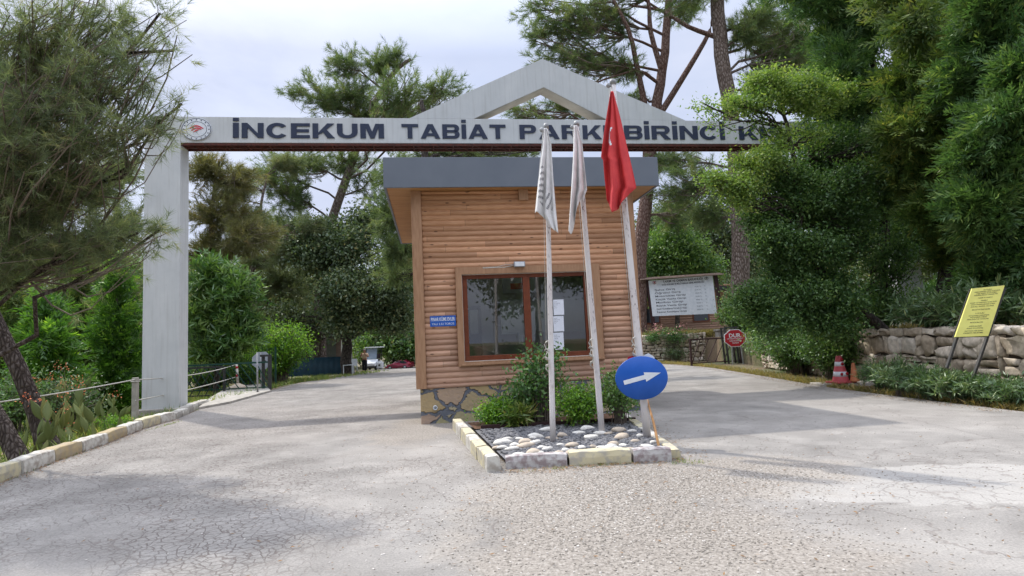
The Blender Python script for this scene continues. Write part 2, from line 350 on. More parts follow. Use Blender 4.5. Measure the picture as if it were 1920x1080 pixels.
# ---------------------------------------------------------------- foliage
def foli(kind, P, Dr, size, k, flat=.12, tone0=None):
    n = len(P); P = np.repeat(P, k, 0); Dd = np.repeat(nrm(Dr), k, 0); m_ = n * k
    tone = np.clip(np.repeat(rng.uniform(.05, .85, n) if tone0 is None else tone0, k) + rng.normal(0, .14, m_), 0, 1)
    if kind == 'needle':
        along = rng.uniform(-.7, .25, (m_, 1)) * size
        d = nrm(Dd * 1.1 + rdir(m_) * .95); b = P + Dd * along; ln = size * rng.uniform(.65, 1.05, (m_, 1))
        w = nrm(np.cross(d, rdir(m_))) * size * flat * .5
        V = np.stack([b - w, b + w, b + d * ln + [0, 0, -.04 * size]], 1).reshape(-1, 3)
        return V, np.arange(m_ * 3).reshape(-1, 3), np.repeat(tone, 3)
    if kind == 'leaf':
        b = P + rng.normal(size=(m_, 3)) * size * [1.1, 1.1, .8]
        d = nrm(rdir(m_) + Dd * .5 + [0, 0, -.15]); ln = size * rng.uniform(.4, .75, (m_, 1)); wr = .55 if flat > .3 else flat
        w = nrm(np.cross(d, rdir(m_) + [0, 0, 1.0])) * ln * wr * .5
    elif kind == 'lance':
        b = P + Dd * rng.uniform(-.6, .5, (m_, 1)) * size; d = nrm(Dd * .6 + rdir(m_) + [0, 0, .1]); ln = size * rng.uniform(.6, 1.0, (m_, 1))
        w = nrm(np.cross(d, rdir(m_) + [0, 0, .8])) * ln * .085
    elif kind == 'spray':
        s = np.tile((np.arange(k) + .5) / k, n)[:, None]; side = np.tile(np.where(np.arange(k) % 2, 1, -1), n)[:, None]
        pl = np.repeat(nrm(np.cross(nrm(Dr), rdir(n))), k, 0)
        b = P + Dd * (s - .35) * size * 1.25 + rng.normal(size=(m_, 3)) * size * .05 + np.array([0, 0, -.12]) * size * s * s
        d = nrm(Dd * (.55 + s * .8) + pl * side * (1.05 - .6 * s) + rdir(m_) * .28); ln = size * (.62 - .30 * s) * rng.uniform(.8, 1.15, (m_, 1))
        w = nrm(np.cross(d, np.cross(Dd, pl)) + rdir(m_) * .5) * ln * flat
    tip = b + d * ln; mid = b + d * ln * .45
    V = np.stack([b, mid - w, tip, mid + w], 1).reshape(-1, 3)
    return V, np.arange(m_ * 4).reshape(-1, 4), np.repeat(tone, 4)

def tubes(paths, rad, sides=4):   # paths (N,M,3), rad (N,M)
    n, m_, _ = paths.shape; d = np.gradient(paths, axis=1); d = nrm(d)
    ref = np.where(np.abs(d[..., 2:3]) < .9, np.array([0, 0, 1.0]), np.array([1.0, 0, 0]))
    x = nrm(np.cross(d, ref)); y = np.cross(x, d); a = np.arange(sides) * 2 * PI / sides
    V = paths[:, :, None] + (x[:, :, None] * np.cos(a)[:, None] + y[:, :, None] * np.sin(a)[:, None]) * rad[:, :, None, None]
    idx = np.arange(n * m_ * sides).reshape(n, m_, sides)
    q = np.stack([idx[:, :-1], np.roll(idx[:, :-1], -1, 2), np.roll(idx[:, 1:], -1, 2), idx[:, 1:]], -1).reshape(-1, 4)
    return V.reshape(-1, 3), q
def joinq(parts):
    V = []; Q = []; b = 0
    for v, q in parts: V.append(v); Q.append(q + b); b += len(v)
    return np.concatenate(V), np.concatenate(Q)
def curve3(a, b, sag, m_, wob):
    s = np.linspace(0, 1, m_)[:, None]; p = a * (1 - s) + b * s
    p = p + np.array([0, 0, sag]) * (4 * s * (1 - s)) * np.linalg.norm(b - a)
    p[1:-1] += rng.normal(size=(m_ - 2, 3)) * wob * np.linalg.norm(b - a); return p

def resample(pts, n):
    pts = np.array(pts, float); s = np.linspace(0, len(pts) - 1, n); i = np.minimum(s.astype(int), len(pts) - 2); f = (s - i)[:, None]
    p0 = pts[np.maximum(i - 1, 0)]; p1 = pts[i]; p2 = pts[i + 1]; p3 = pts[np.minimum(i + 2, len(pts) - 1)]
    return .5 * (2 * p1 + (p2 - p0) * f + (2 * p0 - 5 * p1 + 4 * p2 - p3) * f ** 2 + (3 * p1 - p0 - 3 * p2 + p3) * f ** 3)

def tree(name, label, cat, trunk, tr, blobs, kind, size, k, lm, bk='bark', group=None, tufts=5, limb=.35, lcap=.09, dens=1.0, flat=.12,
         up=.15, wood='trunk', leafname='crown', extra=(), smin=.35, sides=10, fill=.5, twig=1.0, hollow=.45, sub=0, sf=.58):
    """trunk: world points; blobs: (centre, (rx,ry,rz), branches)"""
    if sub:
        nb_ = []
        for c, r, n in blobs:
            for q in range(sub): nb_.append((np.array(c) + rdir(1)[0] * np.array(r) * rng.uniform(.45, .95), np.array(r) * sf * rng.uniform(.7, 1.25), n * 1.15 / sub))
        blobs = nb_
    T = resample(trunk, 18); base = T[0].copy(); root = empty(name, base); tag(root, label, cat, group)
    rad = tr * np.linspace(1, limb, 18) ** 1.1; rad[0] *= 1.35; rad[1] *= 1.1
    wob = rng.normal(size=T.shape) * tr * .12; wob[0] = 0; T = T + wob
    W = [tubes(T[None], rad[None], sides)]
    for e_, er in extra:
        e2 = resample(e_, 10); W.append(tubes(e2[None], (er * np.linspace(1, .4, 10))[None], 8))
    TW = []; P = []; Dv = []; TN = []
    for c, r, nb in blobs:
        c = np.array(c, float); r = np.array(r, float); nb = max(3, int(nb * dens))
        hd = np.linalg.norm((T - c)[:, :2], axis=1); cost = np.linalg.norm(T - c, axis=1) + 2.0 * np.maximum(0, T[:, 2] - (c[2] - .25 * hd)); i = int(np.argmin(cost))
        a = T[i]; lp = curve3(a, c, -.02 + .1 * rng.random(), 6, .035); lr = np.linspace(min(rad[i] * .6, lcap), .012 + tr * .05, 6)
        W.append(tubes(lp[None], lr[None], 6))
        dirs = rdir(nb); U = rng.uniform(0, 1, (nb, 1)) ** hollow
        e_ = c + dirs * r * U; st = lp[rng.integers(2, 6, nb)] + rng.normal(size=(nb, 3)) * .02
        s = np.linspace(0, 1, 6)[None, :, None]; bp = st[:, None] * (1 - s) + e_[:, None] * s
        ln = np.linalg.norm(e_ - st, axis=1)[:, None]; hump = 4 * s * (1 - s)
        bp = bp + hump * rng.normal(size=(nb, 1, 3)) * .09 * ln[:, None] + hump * (1 - 2 * s) * rng.normal(size=(nb, 1, 3)) * .08 * ln[:, None]; bp[:, :, 2] += -.10 * ln * hump[0, :, 0]
        TW.append(tubes(bp, np.linspace(1, .3, 6)[None] * (.004 * twig + .008 * ln * twig), 4))
        f = rng.uniform(smin, 1, (nb, tufts)) ; f[:, 0] = 1
        idx = np.clip((f * 5).astype(int), 0, 4); fr = f * 5 - idx
        pa = np.take_along_axis(bp, idx[..., None], 1); pb = np.take_along_axis(bp, idx[..., None] + 1, 1)
        pp = (pa + (pb - pa) * fr[..., None]).reshape(-1, 3); bd = nrm(e_ - st); bd = np.repeat(bd, tufts, 0)
        out = nrm(pp - c); dd = nrm(bd * .6 + out * .5 + rdir(len(pp)) * .55 + [0, 0, up]); pp = pp + dd * size * rng.uniform(0, fill, (len(pp), 1)) + rng.normal(size=pp.shape) * size * .35
        P.append(pp); Dv.append(dd)
        TN.append(np.clip(np.repeat(rng.uniform(.05, .7, nb), tufts) + .15 * rng.normal(size=len(pp)), 0, 1))
    V, Q = joinq(W); me = npmesh(wood, V - base, Q); me.polygons.foreach_set('use_smooth', np.ones(len(Q), bool)); tk = link(wood, me, M[bk], root)
    V, Q = joinq(TW); me = npmesh('branch_twigs', V - base, Q); link('branch_twigs', me, M['twig'] if bk != 'bark_dark' else M['bark_dark'], root)
    V, Q, tn = foli(kind, np.concatenate(P), np.concatenate(Dv), size, k, flat, np.concatenate(TN))
    link(leafname, npmesh(leafname, V - base, Q, tn), LM[lm], root)
    return root

def B(px, py, d, rx, ry, nb, rz=None):   # blob by picture position and depth
    c = D(px, py, d); s = d / F; return (c, (rx * s, (rz or (rx + ry) / 2) * s, ry * s), nb)

def shrub(name, label, cat, c, r, kind, size, n, k, lm, group=None, stems=7, flat=.4, flowers=None, bk='twig', smin=.3):
    """a bush: stems from its foot to points in an ellipsoid; leaves along them"""
    base = np.array(c, float); r = np.array(r, float); root = empty(name, base); tag(root, label, cat, group)
    ctr = np.array([0, 0, r[2]]); dirs = rdir(n); dirs[:, 2] = np.abs(dirs[:, 2]) * 1.0 - .35
    e_ = ctr + nrm(dirs) * r * (rng.uniform(0, 1, (n, 1)) ** .4) * rng.uniform(.75, 1.12, (n, 1)); e_[:, 2] = np.maximum(e_[:, 2], .04)
    st = rng.normal(size=(n, 3)) * r * .12; st[:, 2] = 0; s = np.linspace(0, 1, 4)[None, :, None]
    midp = np.array([0, 0, 1.0]) * e_[:, 2:3] * .7
    bp = st[:, None] * (1 - s) ** 2 + (st + midp)[:, None] * 2 * s * (1 - s) + e_[:, None] * s ** 2
    V, Q = tubes(bp, np.broadcast_to(np.linspace(1, .35, 4) * (.006 + .006 * r[2]), (n, 4)), 4); link('stem', npmesh('stem', V, Q), M[bk], root)
    tf = 4; f = rng.uniform(smin, 1, (n, tf)); f[:, 0] = 1
    idx = np.clip((f * 3).astype(int), 0, 2); fr = f * 3 - idx
    pa = np.take_along_axis(bp, idx[..., None], 1); pb = np.take_along_axis(bp, idx[..., None] + 1, 1)
    pp = (pa + (pb - pa) * fr[..., None]).reshape(-1, 3); dd = nrm((pb - pa).reshape(-1, 3)) + rdir(len(pp)) * .5
    tn = np.clip(np.repeat(rng.uniform(0, .8, n), tf) + .2 * (pp[:, 2] / (2 * r[2]) - .5), 0, 1)
    V, Q, tn = foli(kind, pp, dd, size, k, flat, tn); V[:, 2] = np.maximum(V[:, 2], .005)
    link('foliage', npmesh('foliage', V, Q, tn), LM[lm], root)
    if flowers:
        fm, fn, fs = flowers; top = e_[np.argsort(-e_[:, 2] + e_[:, 1] * .5 + rng.normal(size=n) * .1)[:fn]]
        for p in top:
            pp = np.repeat(p[None] + [0, 0, fs * .5], 1, 0); V, Q, _ = foli('leaf', pp, np.array([[0, 0, 1.0]]), fs, 22, .6)
            link('flower', npmesh('flower', V * 1, Q), M[fm], root)
    return root

# ---------------------------------------------------------------- ground
WX = [(9.6, 6.0), (9.9, 11.5), (10.3, 18.0), (10.75, 24.6)]      # near retaining wall, seen from above
def wallx(y):
    for (xa, ya), (xb, yb) in zip(WX, WX[1:]):
        if y <= yb or (xb, yb) == WX[-1]: return xa + (xb - xa) * (y - ya) / (yb - ya)
LEFT = [(-5.6, -8), (-6.1, 4.5)] + [tuple(G(*p)[:2]) for p in ((0, 906), (93, 869), (191, 835), (284, 798), (329, 787), (387, 762), (489, 737), (560, 718))] + [(-10.2, 33), (-12, 46), (-14, 60)]
RIGHT = [(9.2, -8), (9.2, 8)] + [tuple(G(*p)[:2]) for p in ((1919, 772), (1720, 748), (1550, 726), (1400, 700), (1330, 689), (1240, 681))] + [(6.8, 40), (5.5, 60)]
def edge(poly, y):
    for (xa, ya), (xb, yb) in zip(poly, poly[1:]):
        if y <= yb: return xa + (xb - xa) * (y - ya) / (yb - ya)
    return poly[-1][0]
FARW_Y = 34.5
def Hh(x, y):
    z = 0.0
    if y > 30: z = -.018 * (min(y, 60) - 30)
    if x > wallx(min(y, 30)) and y < FARW_Y + .5: return 1.30
    if y >= FARW_Y + .3 and x > 6.9: return 1.45
    le = edge(LEFT, y)
    if x < le - .3: z -= min(.25, (le - .3 - x) * .12)
    return z
def groundmat():
    m, t = nt('earth_ground'); v = coords(t)
    a = noise(t, v, .35, 5); b = noise(t, v, 9, 6); c = noise(t, v, 1.3, 5)
    k = mixc(t, ramp(t, a, [(.42, 0), (.58, 1)]), ramp(t, b, [(.3, (.16, .11, .07)), (.7, (.24, .18, .12))]), ramp(t, b, [(.3, (.05, .085, .03)), (.7, (.12, .14, .06))]))
    k = mixc(t, ramp(t, c, [(.5, 0), (.7, .6)]), k, (.20, .16, .11)); finish(t, k, .95, b, .8, .04); return m
M['ground'] = groundmat()
def heightfield(name, xs, ys, mm, zoff=0, lf=None, rf=None):
    V = []; 
    for y in ys:
        for j, x in enumerate(xs):
            xx = lf(y) + (rf(y) - lf(y)) * x if lf else x
            V.append((xx, y, (0 if lf and y < 30 else Hh(xx, y) if not lf else -.018 * (min(y, 60) - 30)) + zoff))
    nx = len(xs); Fs = [(i * nx + j, i * nx + j + 1, (i + 1) * nx + j + 1, (i + 1) * nx + j) for i in range(len(ys) - 1) for j in range(nx - 1)]
    me = bpy.data.meshes.new(name); me.from_pydata(V, [], Fs); me.update(); return tag(link(name, me, mm), kind='structure')
xs = sorted(set(list(np.arange(-30, 31, .5)) + list(np.arange(9, 11.6, .12)) + [-250, -120, -60, 60, 120, 250]))
ys = sorted(set(list(np.arange(-12, 60, .75)) + [-250, -80, -30, 30, 34.4, 34.9, 75, 120, 250]))
heightfield('ground', xs, ys, M['ground'], -.022)

def roadmat():
    m, t = nt('old_asphalt'); v = coords(t)
    big = noise(t, v, .22, 4, .55, .4); mid = noise(t, v, 1.1, 6, .62, .3); fine = noise(t, v, 55, 4, .7); f2 = noise(t, v, 14, 6, .7)
    base = ramp(t, mid, [(.28, (.185, .175, .161)), (.5, (.255, .242, .223)), (.72, (.345, .327, .30))])
    base = mixc(t, ramp(t, big, [(.45, 0), (.62, .45)]), base, (.33, .305, .275))
    base = mixc(t, .55, base, mixc(t, 1.0, base, ramp(t, fine, [(.3, (.55, .55, .55)), (.7, (1.45, 1.42, 1.4))]), 'MULTIPLY'))
    # gravel spill in front of the island, as a mask in world metres
    tc = N(t, 'ShaderNodeTexCoord'); sx = N(t, 'ShaderNodeSeparateXYZ'); L(t, tc.outputs['Object'], sx.inputs[0])
    def blob(cx, cy, rx, ry):
        a = mth(t, 'POWER', mth(t, 'DIVIDE', mth(t, 'SUBTRACT', sx.outputs[0], cx), rx), 2); b = mth(t, 'POWER', mth(t, 'DIVIDE', mth(t, 'SUBTRACT', sx.outputs[1], cy), ry), 2)
        return mth(t, 'SUBTRACT', 1.0, mth(t, 'ADD', a, b))
    mk = mth(t, 'MAXIMUM', blob(.75, 5.0, 1.5, 2.6), blob(1.9, 6.6, 1.9, 1.1)); mk = mth(t, 'MAXIMUM', mk, blob(1.2, 3.2, 1.6, 1.9)); mk = mth(t, 'MAXIMUM', mk, blob(-1.9, 11.2, .8, 2.2))
    mk = ramp(t, mth(t, 'ADD', mk, mth(t, 'MULTIPLY', mth(t, 'SUBTRACT', mid, .5), 2.6)), [(.0, 0), (.5, 1)])
    grav = ramp(t, noise(t, v, 30, 5, .75), [(.34, (.10, .085, .068)), (.5, (.26, .225, .185)), (.66, (.46, .42, .37))])
    cpm = ramp(t, mth(t, 'ADD', mth(t, 'MAXIMUM', blob(4.0, 5.9, 1.7, .75), blob(5.2, 4.2, 1.2, 1.0)), mth(t, 'MULTIPLY', mth(t, 'SUBTRACT', mid, .5), 1.6)), [(.0, 0), (.12, 1)])
    base = mixc(t, mth(t, 'MULTIPLY', cpm, .65), base, mixc(t, 1.0, (.40, .38, .35), ramp(t, fine, [(.3, (.8, .8, .8)), (.7, (1.15, 1.15, 1.15))]), 'MULTIPLY'))
    base = mixc(t, mth(t, 'MULTIPLY', mk, .62), base, grav)
    # alligator cracks, stronger at the near left
    def cracks(scale, w, seedv, wob=.25):
        wn_ = N(t, 'ShaderNodeTexNoise', Scale=2.2, Detail=4); L(t, v, wn_.inputs['Vector'])
        ad = N(t, 'ShaderNodeVectorMath', operation='MULTIPLY_ADD'); ad.inputs[1].default_value = (wob,) * 3; L(t, wn_.outputs['Color'], ad.inputs[0]); L(t, v, ad.inputs[2])
        vo_ = N(t, 'ShaderNodeTexVoronoi', feature='DISTANCE_TO_EDGE', Scale=scale, Randomness=1); L(t, ad.outputs[0], vo_.inputs['Vector'])
        return ramp(t, vo_.outputs['Distance'], [(w * .4, 1), (w, 0)])
    cm = ramp(t, mth(t, 'ADD', noise(t, v, .5, 4), mth(t, 'MULTIPLY', sx.outputs[0], -.03)), [(.50, 0), (.66, 1)])
    cm2 = ramp(t, noise(t, v, .8, 3), [(.48, 0), (.60, .5)])
    cr = mth(t, 'MAXIMUM', mth(t, 'MULTIPLY', mth(t, 'MAXIMUM', mth(t, 'MULTIPLY', cracks(12.0, .06, 0, .16), cm), mth(t, 'MULTIPLY', cracks(5.0, .022, 0, .3), cm2)), .9), mth(t, 'MULTIPLY', cracks(.5, .006, 1, .7), .55))
    cr = mth(t, 'MULTIPLY', cr, mth(t, 'SUBTRACT', 1.0, mk))
    base = mixc(t, mth(t, 'MULTIPLY', cr, .6), base, (.095, .065, .055))
    h = mth(t, 'SUBTRACT', mth(t, 'ADD', mth(t, 'MULTIPLY', fine, .35), mth(t, 'MULTIPLY', f2, mth(t, 'ADD', .25, mk))), mth(t, 'MULTIPLY', cr, 1.2))
    finish(t, base, .92, h, .7, .012, spec=.2); return m
M['road'] = roadmat()
heightfield('road', list(np.linspace(0, 1, 30)), sorted(set(list(np.arange(-8, 60, 1.0)) + [30])), M['road'], 0.0, lambda y: edge(LEFT, y), lambda y: edge(RIGHT, y))

def patch(name, pts, mm, z):
    n = len(pts); me = bpy.data.meshes.new(name); me.from_pydata([(p[0], p[1], z) for p in pts], [], [tuple(range(n))]); me.update()
    return tag(link(name, me, mm), kind='structure')
M['patch'] = mat('newer_concrete_patch', (.36, .335, .30), (.29, .27, .245), 2, .92, .4, .01, detail=10)
def rough_poly(pix, jit, sub=6, z=.0):
    P = [G(*p)[:2] for p in pix]; out = []
    for a, b in zip(P, P[1:] + P[:1]):
        for s in range(sub):
            q = a + (b - a) * s / sub; out.append(q + rng.normal(size=2) * jit * (s > 0))
    return out

# kerb on the left: painted blocks
def kerb_run(pts, blk, h, w, mats, gap=.015, side=1, seq=(0, 1), z0=-.05, name='kerb', jit=.012):
    pts = np.array(pts, float); seg = np.linalg.norm(np.diff(pts, axis=0), axis=1); tot = seg.sum(); cs = np.concatenate([[0], np.cumsum(seg)])
    def at(s): 
        i = min(max(np.searchsorted(cs, s) - 1, 0), len(seg) - 1); return pts[i] + (pts[i + 1] - pts[i]) * (s - cs[i]) / seg[i]
    mb = MB(); s = 0; i = 0
    while s < tot - .1:
        e = min(s + blk * random.uniform(.9, 1.1), tot); a = at(s + gap); b = at(e - gap); d = (b - a) / np.linalg.norm(b - a); nn = np.array((-d[1], d[0])) * side
        hh = h + random.uniform(-jit, jit); j = random.uniform(-jit, jit)
        n_ = 5; P = []
        prof = [(0, z0), (0.0, hh * .55), (.015, hh * .93), (.035, hh), (w * .92, hh * 1.0), (w, hh * .93), (w, z0)]
        for q in range(n_ + 1):
            c = a + (b - a) * q / n_; en = .5 if q in (0, n_) else 1
            for (o, z) in prof:
                rr = random.uniform(-.006, .006); P.append((*(c + nn * (o + j + rr)), z - (.012 if q in (0, n_) and z > 0 else 0) + rr))
        m_ = len(prof)
        fs = [(q * m_ + r_, (q + 1) * m_ + r_, (q + 1) * m_ + r_ + 1, q * m_ + r_ + 1) for q in range(n_) for r_ in range(m_ - 1)]
        fs += [tuple(range(m_)), tuple(range((n_ + 1) * m_ - 1, n_ * m_ - 1, -1))]
        mb.add(P, fs, seq[i % len(seq)]); i += 1; s = e
    o = mb.build(name, mats); return tag(o, kind='structure')
kl = [(-5.6, -2), (-6.1, 4.5)] + [tuple(G(*p)[:2]) for p in ((0, 906), (93, 869), (191, 835), (284, 798), (329, 787))]
kerb_run(kl, .95, .20, .22, [M['kerb_yellow2'], M['white_paint'], M['yellow_paint']], seq=(0, 1, 0, 1, 2, 1))
kr2 = [tuple(G(*p)[:2]) for p in ((331, 786), (372, 764), (392, 757))]
kerb_run(kr2, .8, .16, .24, [M['concrete'], M['white_paint']], seq=(0, 1))
ap = [G(*p)[:2] for p in ((372, 768), (430, 757), (508, 735), (495, 722), (430, 727), (395, 748))]
mb = MB(); mb.prismz(list(reversed(ap)) if False else ap, -.04, .07); tag(mb.build('pavement', M['concrete'], bevel=.01), kind='structure')

# ---------------------------------------------------------------- gateway
YAW = R(8.0)
class Fr:
    def __init__(s, o, yaw): s.o = np.array(o, float); s.yaw = yaw; s.x = np.array((math.cos(yaw), math.sin(yaw), 0)); s.y = np.array((-math.sin(yaw), math.cos(yaw), 0))
    def hit(s, px, py, off=0.0):
        r = ray(px, py); o = s.o + s.y * off; k = ((o - CAM) @ s.y) / (r @ s.y); p = CAM + r * k - o; return float(p @ s.x), float(p[2])
    def w(s, u, v, z): return s.o + s.x * u + s.y * v + np.array((0, 0, z))
go = G(265, 775); GF = Fr((go[0], go[1], 0), YAW)
gate = empty('entrance_gateway', GF.o, YAW); tag(gate, 'tall white plastered entrance gateway with navy lettering and a triangular pediment spanning both lanes', 'gateway')
pw = GF.hit(337, 500)[0]; zb = GF.hit(600, 268)[1]; zt = GF.hit(600, 220)[1]; GL = GF.hit(1722, 450)[0]; gd = .62
print('gate', pw, zb, zt, GL, GF.hit(1300, 268), GF.hit(1250, 224))
def plainbox(name, mm, parent, *b, bevel=.012): return MB().box(*b).build(name, mm, parent, bevel=bevel)
plainbox('post', M['white_plaster'], gate, 0, pw, 0, gd, -.1, zt)
plainbox('post', M['white_plaster'], gate, GL - pw, GL, 0, gd, -.1, zt)
plainbox('beam', M['white_plaster'], gate, pw + .002, GL - pw - .002, .004, gd - .004, zb, zt - .003)
ga, gb = GF.hit(768, 221)[0], GF.hit(1285, 223)[0]; gm, gz = GF.hit(1017, 110); gia, gib = GF.hit(888, 221)[0], GF.hit(1139, 223)[0]; gmi, gzi = GF.hit(1013, 163)
mb = MB()
mb.prism([(ga, zt), (gia, zt), (gm, gzi), (gm, gz)], .008, gd - .008); mb.prism([(gib, zt), (gb, zt), (gm, gz), (gm, gzi)], .008, gd - .008)
pd = mb.build('pediment', [M['white_plaster']], gate)
mb = MB(); th = .012
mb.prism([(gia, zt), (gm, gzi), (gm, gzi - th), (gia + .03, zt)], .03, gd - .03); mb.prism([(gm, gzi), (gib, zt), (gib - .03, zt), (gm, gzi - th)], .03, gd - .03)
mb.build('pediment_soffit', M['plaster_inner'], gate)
mb = MB()
for yy in (.05, .30, gd - .05): mb.box(pw, GL - pw, yy - .03, yy + .03, zb - .07, zb - .004)
u = pw; 
while u < GL - pw - .6: mb.bar((u, .05, zb - .04), (u + .55, gd - .05, zb - .04), .035, .03); mb.box(u - .02, u + .02, .08, gd - .08, zb - .06, zb - .01); u += .62
mb.build('steel_soffit', M['rust_steel'], gate)
tx0 = GF.hit(437, 259)[0]; tx1 = GF.hit(1524, 262)[0]; tz = GF.hit(700, 259.5)[1]; th_ = GF.hit(700, 232.5)[1] - tz
def glyphs(mb, word, x0, x1, z0, H, yf, dp):
    def wd_(ch): return {'I': .26, 'İ': .26, 'M': 1.12, 'N': .98, 'C': .98, 'K': 1.0, 'U': .96, 'T': .92, 'A': 1.08, 'B': .95, 'P': .9, 'R': 1.0, 'S': .9, 'E': .86}[ch]
    gap = .13; tot = sum(wd_(c) for c in word) + gap * (len(word) - 1); sc = (x1 - x0) / tot; cx = x0; S_ = .26; Tt = .20; lay = [0]
    def poly(pts):
        lay[0] += 1; o = .0007 * (lay[0] % 9); ar = sum(pts[i][0] * pts[(i + 1) % len(pts)][1] - pts[(i + 1) % len(pts)][0] * pts[i][1] for i in range(len(pts)))
        if ar < 0: pts = pts[::-1]
        mb.prism([(cx + p[0] * sc, z0 + p[1] * H) for p in pts], yf - dp + o, yf)
    def bx_(a, b, c, d_): poly([(a, c), (b, c), (b, d_), (a, d_)])
    def arc(ax, az_, rx_, rz2, a0, a1, n=14):
        for i in range(n):
            u_ = R(a0 + (a1 - a0) * i / n); v_ = R(a0 + (a1 - a0) * (i + 1) / n); f = lambda th, o_: (ax + (rx_ - o_ * S_) * math.cos(th), az_ + (rz2 - o_ * Tt) * math.sin(th))
            lay[0] = 4; poly([f(u_, 0), f(v_, 0), f(v_, 1), f(u_, 1)])
    for ch in word:
        w = wd_(ch)
        if ch in 'Iİ': bx_(0, S_, 0, 1)
        if ch == 'İ': bx_(0, S_, 1.13, 1.34)
        if ch in 'NEKBPRM': bx_(0, S_, 0, 1)
        if ch == 'N': bx_(w - S_, w, 0, 1); poly([(S_, 1), (S_ - .02, 1), (S_ - .02, .72), (w - S_, 0), (w - S_ + .02, 0), (w - S_ + .02, .28)])
        if ch == 'M': bx_(w - S_, w, 0, 1); poly([(S_ - .02, 1), (S_ + .14, 1), (w / 2 + .1, .1), (w / 2 + .1, 0), (w / 2 - .1, 0), (S_ - .02, .8)]); poly([(w - S_ + .02, 1), (w - S_ - .14, 1), (w / 2 - .1, .1), (w / 2 - .1, 0), (w / 2 + .1, 0), (w - S_ + .02, .8)])
        if ch == 'E': [bx_(S_ - .02, w - (.04 if q == 1 else 0), a_, a_ + Tt) for q, a_ in enumerate((0, .40, .80))]
        if ch == 'T': bx_(0, w, .80, 1); bx_(w / 2 - S_ / 2, w / 2 + S_ / 2, 0, .81)
        if ch == 'K': poly([(S_ - .02, .34), (w - .32, 1), (w, 1), (S_ + .18, .36), (S_ - .02, .22)]); poly([(.40, .56), (.58, .68), (w + .02, 0), (w - .32, 0)])
        if ch == 'U': bx_(0, S_, .40, 1); bx_(w - S_, w, .40, 1); arc(w / 2, .41, w / 2, .41, 180, 360)
        if ch == 'C': arc(w / 2, .5, w / 2 + .01, .52, 38, 322, 22)
        if ch == 'A': poly([(0, 0), (.27, 0), (w / 2 + .13, 1), (w / 2 - .14, 1)]); poly([(w, 0), (w - .27, 0), (w / 2 - .13, 1), (w / 2 + .14, 1)]); bx_(.25, w - .25, .18, .36)
        if ch in 'PRB':
            bw2 = w - .30 if ch != 'B' else w - .28; lo = .40 if ch != 'B' else .43
            bx_(S_ - .02, bw2, 1 - Tt * .9, 1); bx_(S_ - .02, bw2, lo, lo + Tt * .85); arc(bw2, (1 + lo) / 2, .28, (1 - lo) / 2, -90, 90, 10)
        if ch == 'B': bx_(S_ - .02, bw2, 0, Tt * .95); arc(bw2, .29, .30, .29, -90, 90, 10)
        if ch == 'R': poly([(.42, .44), (.66, .46), (w + .02, 0), (w - .30, 0)])
        if ch == 'S': arc(w / 2, .73, w / 2, .27, 20, 270, 14); arc(w / 2, .27, w / 2, .27, -160, 90, 14)
        cx += (w + gap) * sc
for wd, (a, b) in {'İNCEKUM': (437, 720), 'TABİAT': (753, 948), 'PARKI': (974, 1140), 'BİRİNCİ': (1170, 1358), 'KISIM': (1385, 1524)}.items():
    ua = GF.hit(a, 245)[0]; ub = GF.hit(b, 245)[0]
    mb = MB(); glyphs(mb, wd, ua, ub, tz, th_, .004, .03); mb.build('lettering', M['letter'], gate)
# round emblem
ex, ez = GF.hit(369, 243); er = (GF.hit(369, 222)[1] - GF.hit(369, 264)[1]) / 2
mb = MB(); mb.lathe([(er * .97, .0), (er, -.012), (er, -.03), (er * .9, -.034)], (ex, .004, ez), 48, ax='y', sx=1.22); em = mb.build('emblem', M['sign_white'], gate)
mb = MB()
def ringp(c, r_, w_, y_, sx_, mi=0, n=48, d=.006):
    V = []; 
    for a in np.arange(n) * 2 * PI / n:
        for rr, yy in ((r_ - w_, y_), (r_, y_), (r_, y_ - d), (r_ - w_, y_ - d)): V.append((c[0] + rr * math.cos(a) * sx_, yy, c[1] + rr * math.sin(a)))
    mb.add(V, [(i * 4 + j, i * 4 + (j + 1) % 4, ((i + 1) % n) * 4 + (j + 1) % 4, ((i + 1) % n) * 4 + j) for i in range(n) for j in range(4)], mi)
ringp((ex, ez), er * .98, .012, -.030, 1.22, 0); ringp((ex, ez), er * .70, .008, -.030, 1.22, 0)
for a in range(16): mb.lathe([(.018, -.030), (.018, -.036)], (ex + er * .84 * 1.22 * math.cos(a * PI / 8), 0, ez + er * .84 * math.sin(a * PI / 8)), 6, ax='y')
mb.build('emblem_ring', M['letter'], em)
mb = MB()
for q in range(3):
    s_ = 1 - q * .27; cz = ez + er * (.36 - q * .20)
    top = [(ex + er * .58 * s_ * x, cz - er * .27 * (abs(x) ** 1.7) * s_ + (0.06 * er * x * (q))) for x in np.linspace(-1, 1, 13)]
    bot = [(x, z - er * (.11 if abs(i - 6) < 6 else .02) * (1 if q < 2 else 1.5 * (1 - abs(i - 6) / 6))) for i, (x, z) in enumerate(top)]
    mb.prism(top[::-1] + bot, -.042, -.034)
mb.build('emblem_motif', M['emblem_red'], em)
mb = MB()
mb.prism([(ex - er * .1, ez - er * .15), (ex, ez - er * .32), (ex + er * .1, ez - er * .15), (ex, ez - er * .1)], -.040, -.034)
mb.build('emblem_motif', M['grey_sign'], em)
# footing ring stones
mb = MB(); mb.prismz([GF.w(*p)[:2] - GF.o[:2] for p in ()] or [(-.15, -.15), (pw + .15, -.15), (pw + .15, gd + .1), (-.15, gd + .1)], -.1, .10); mb.build('plinth', M['concrete'], gate, bevel=.03)

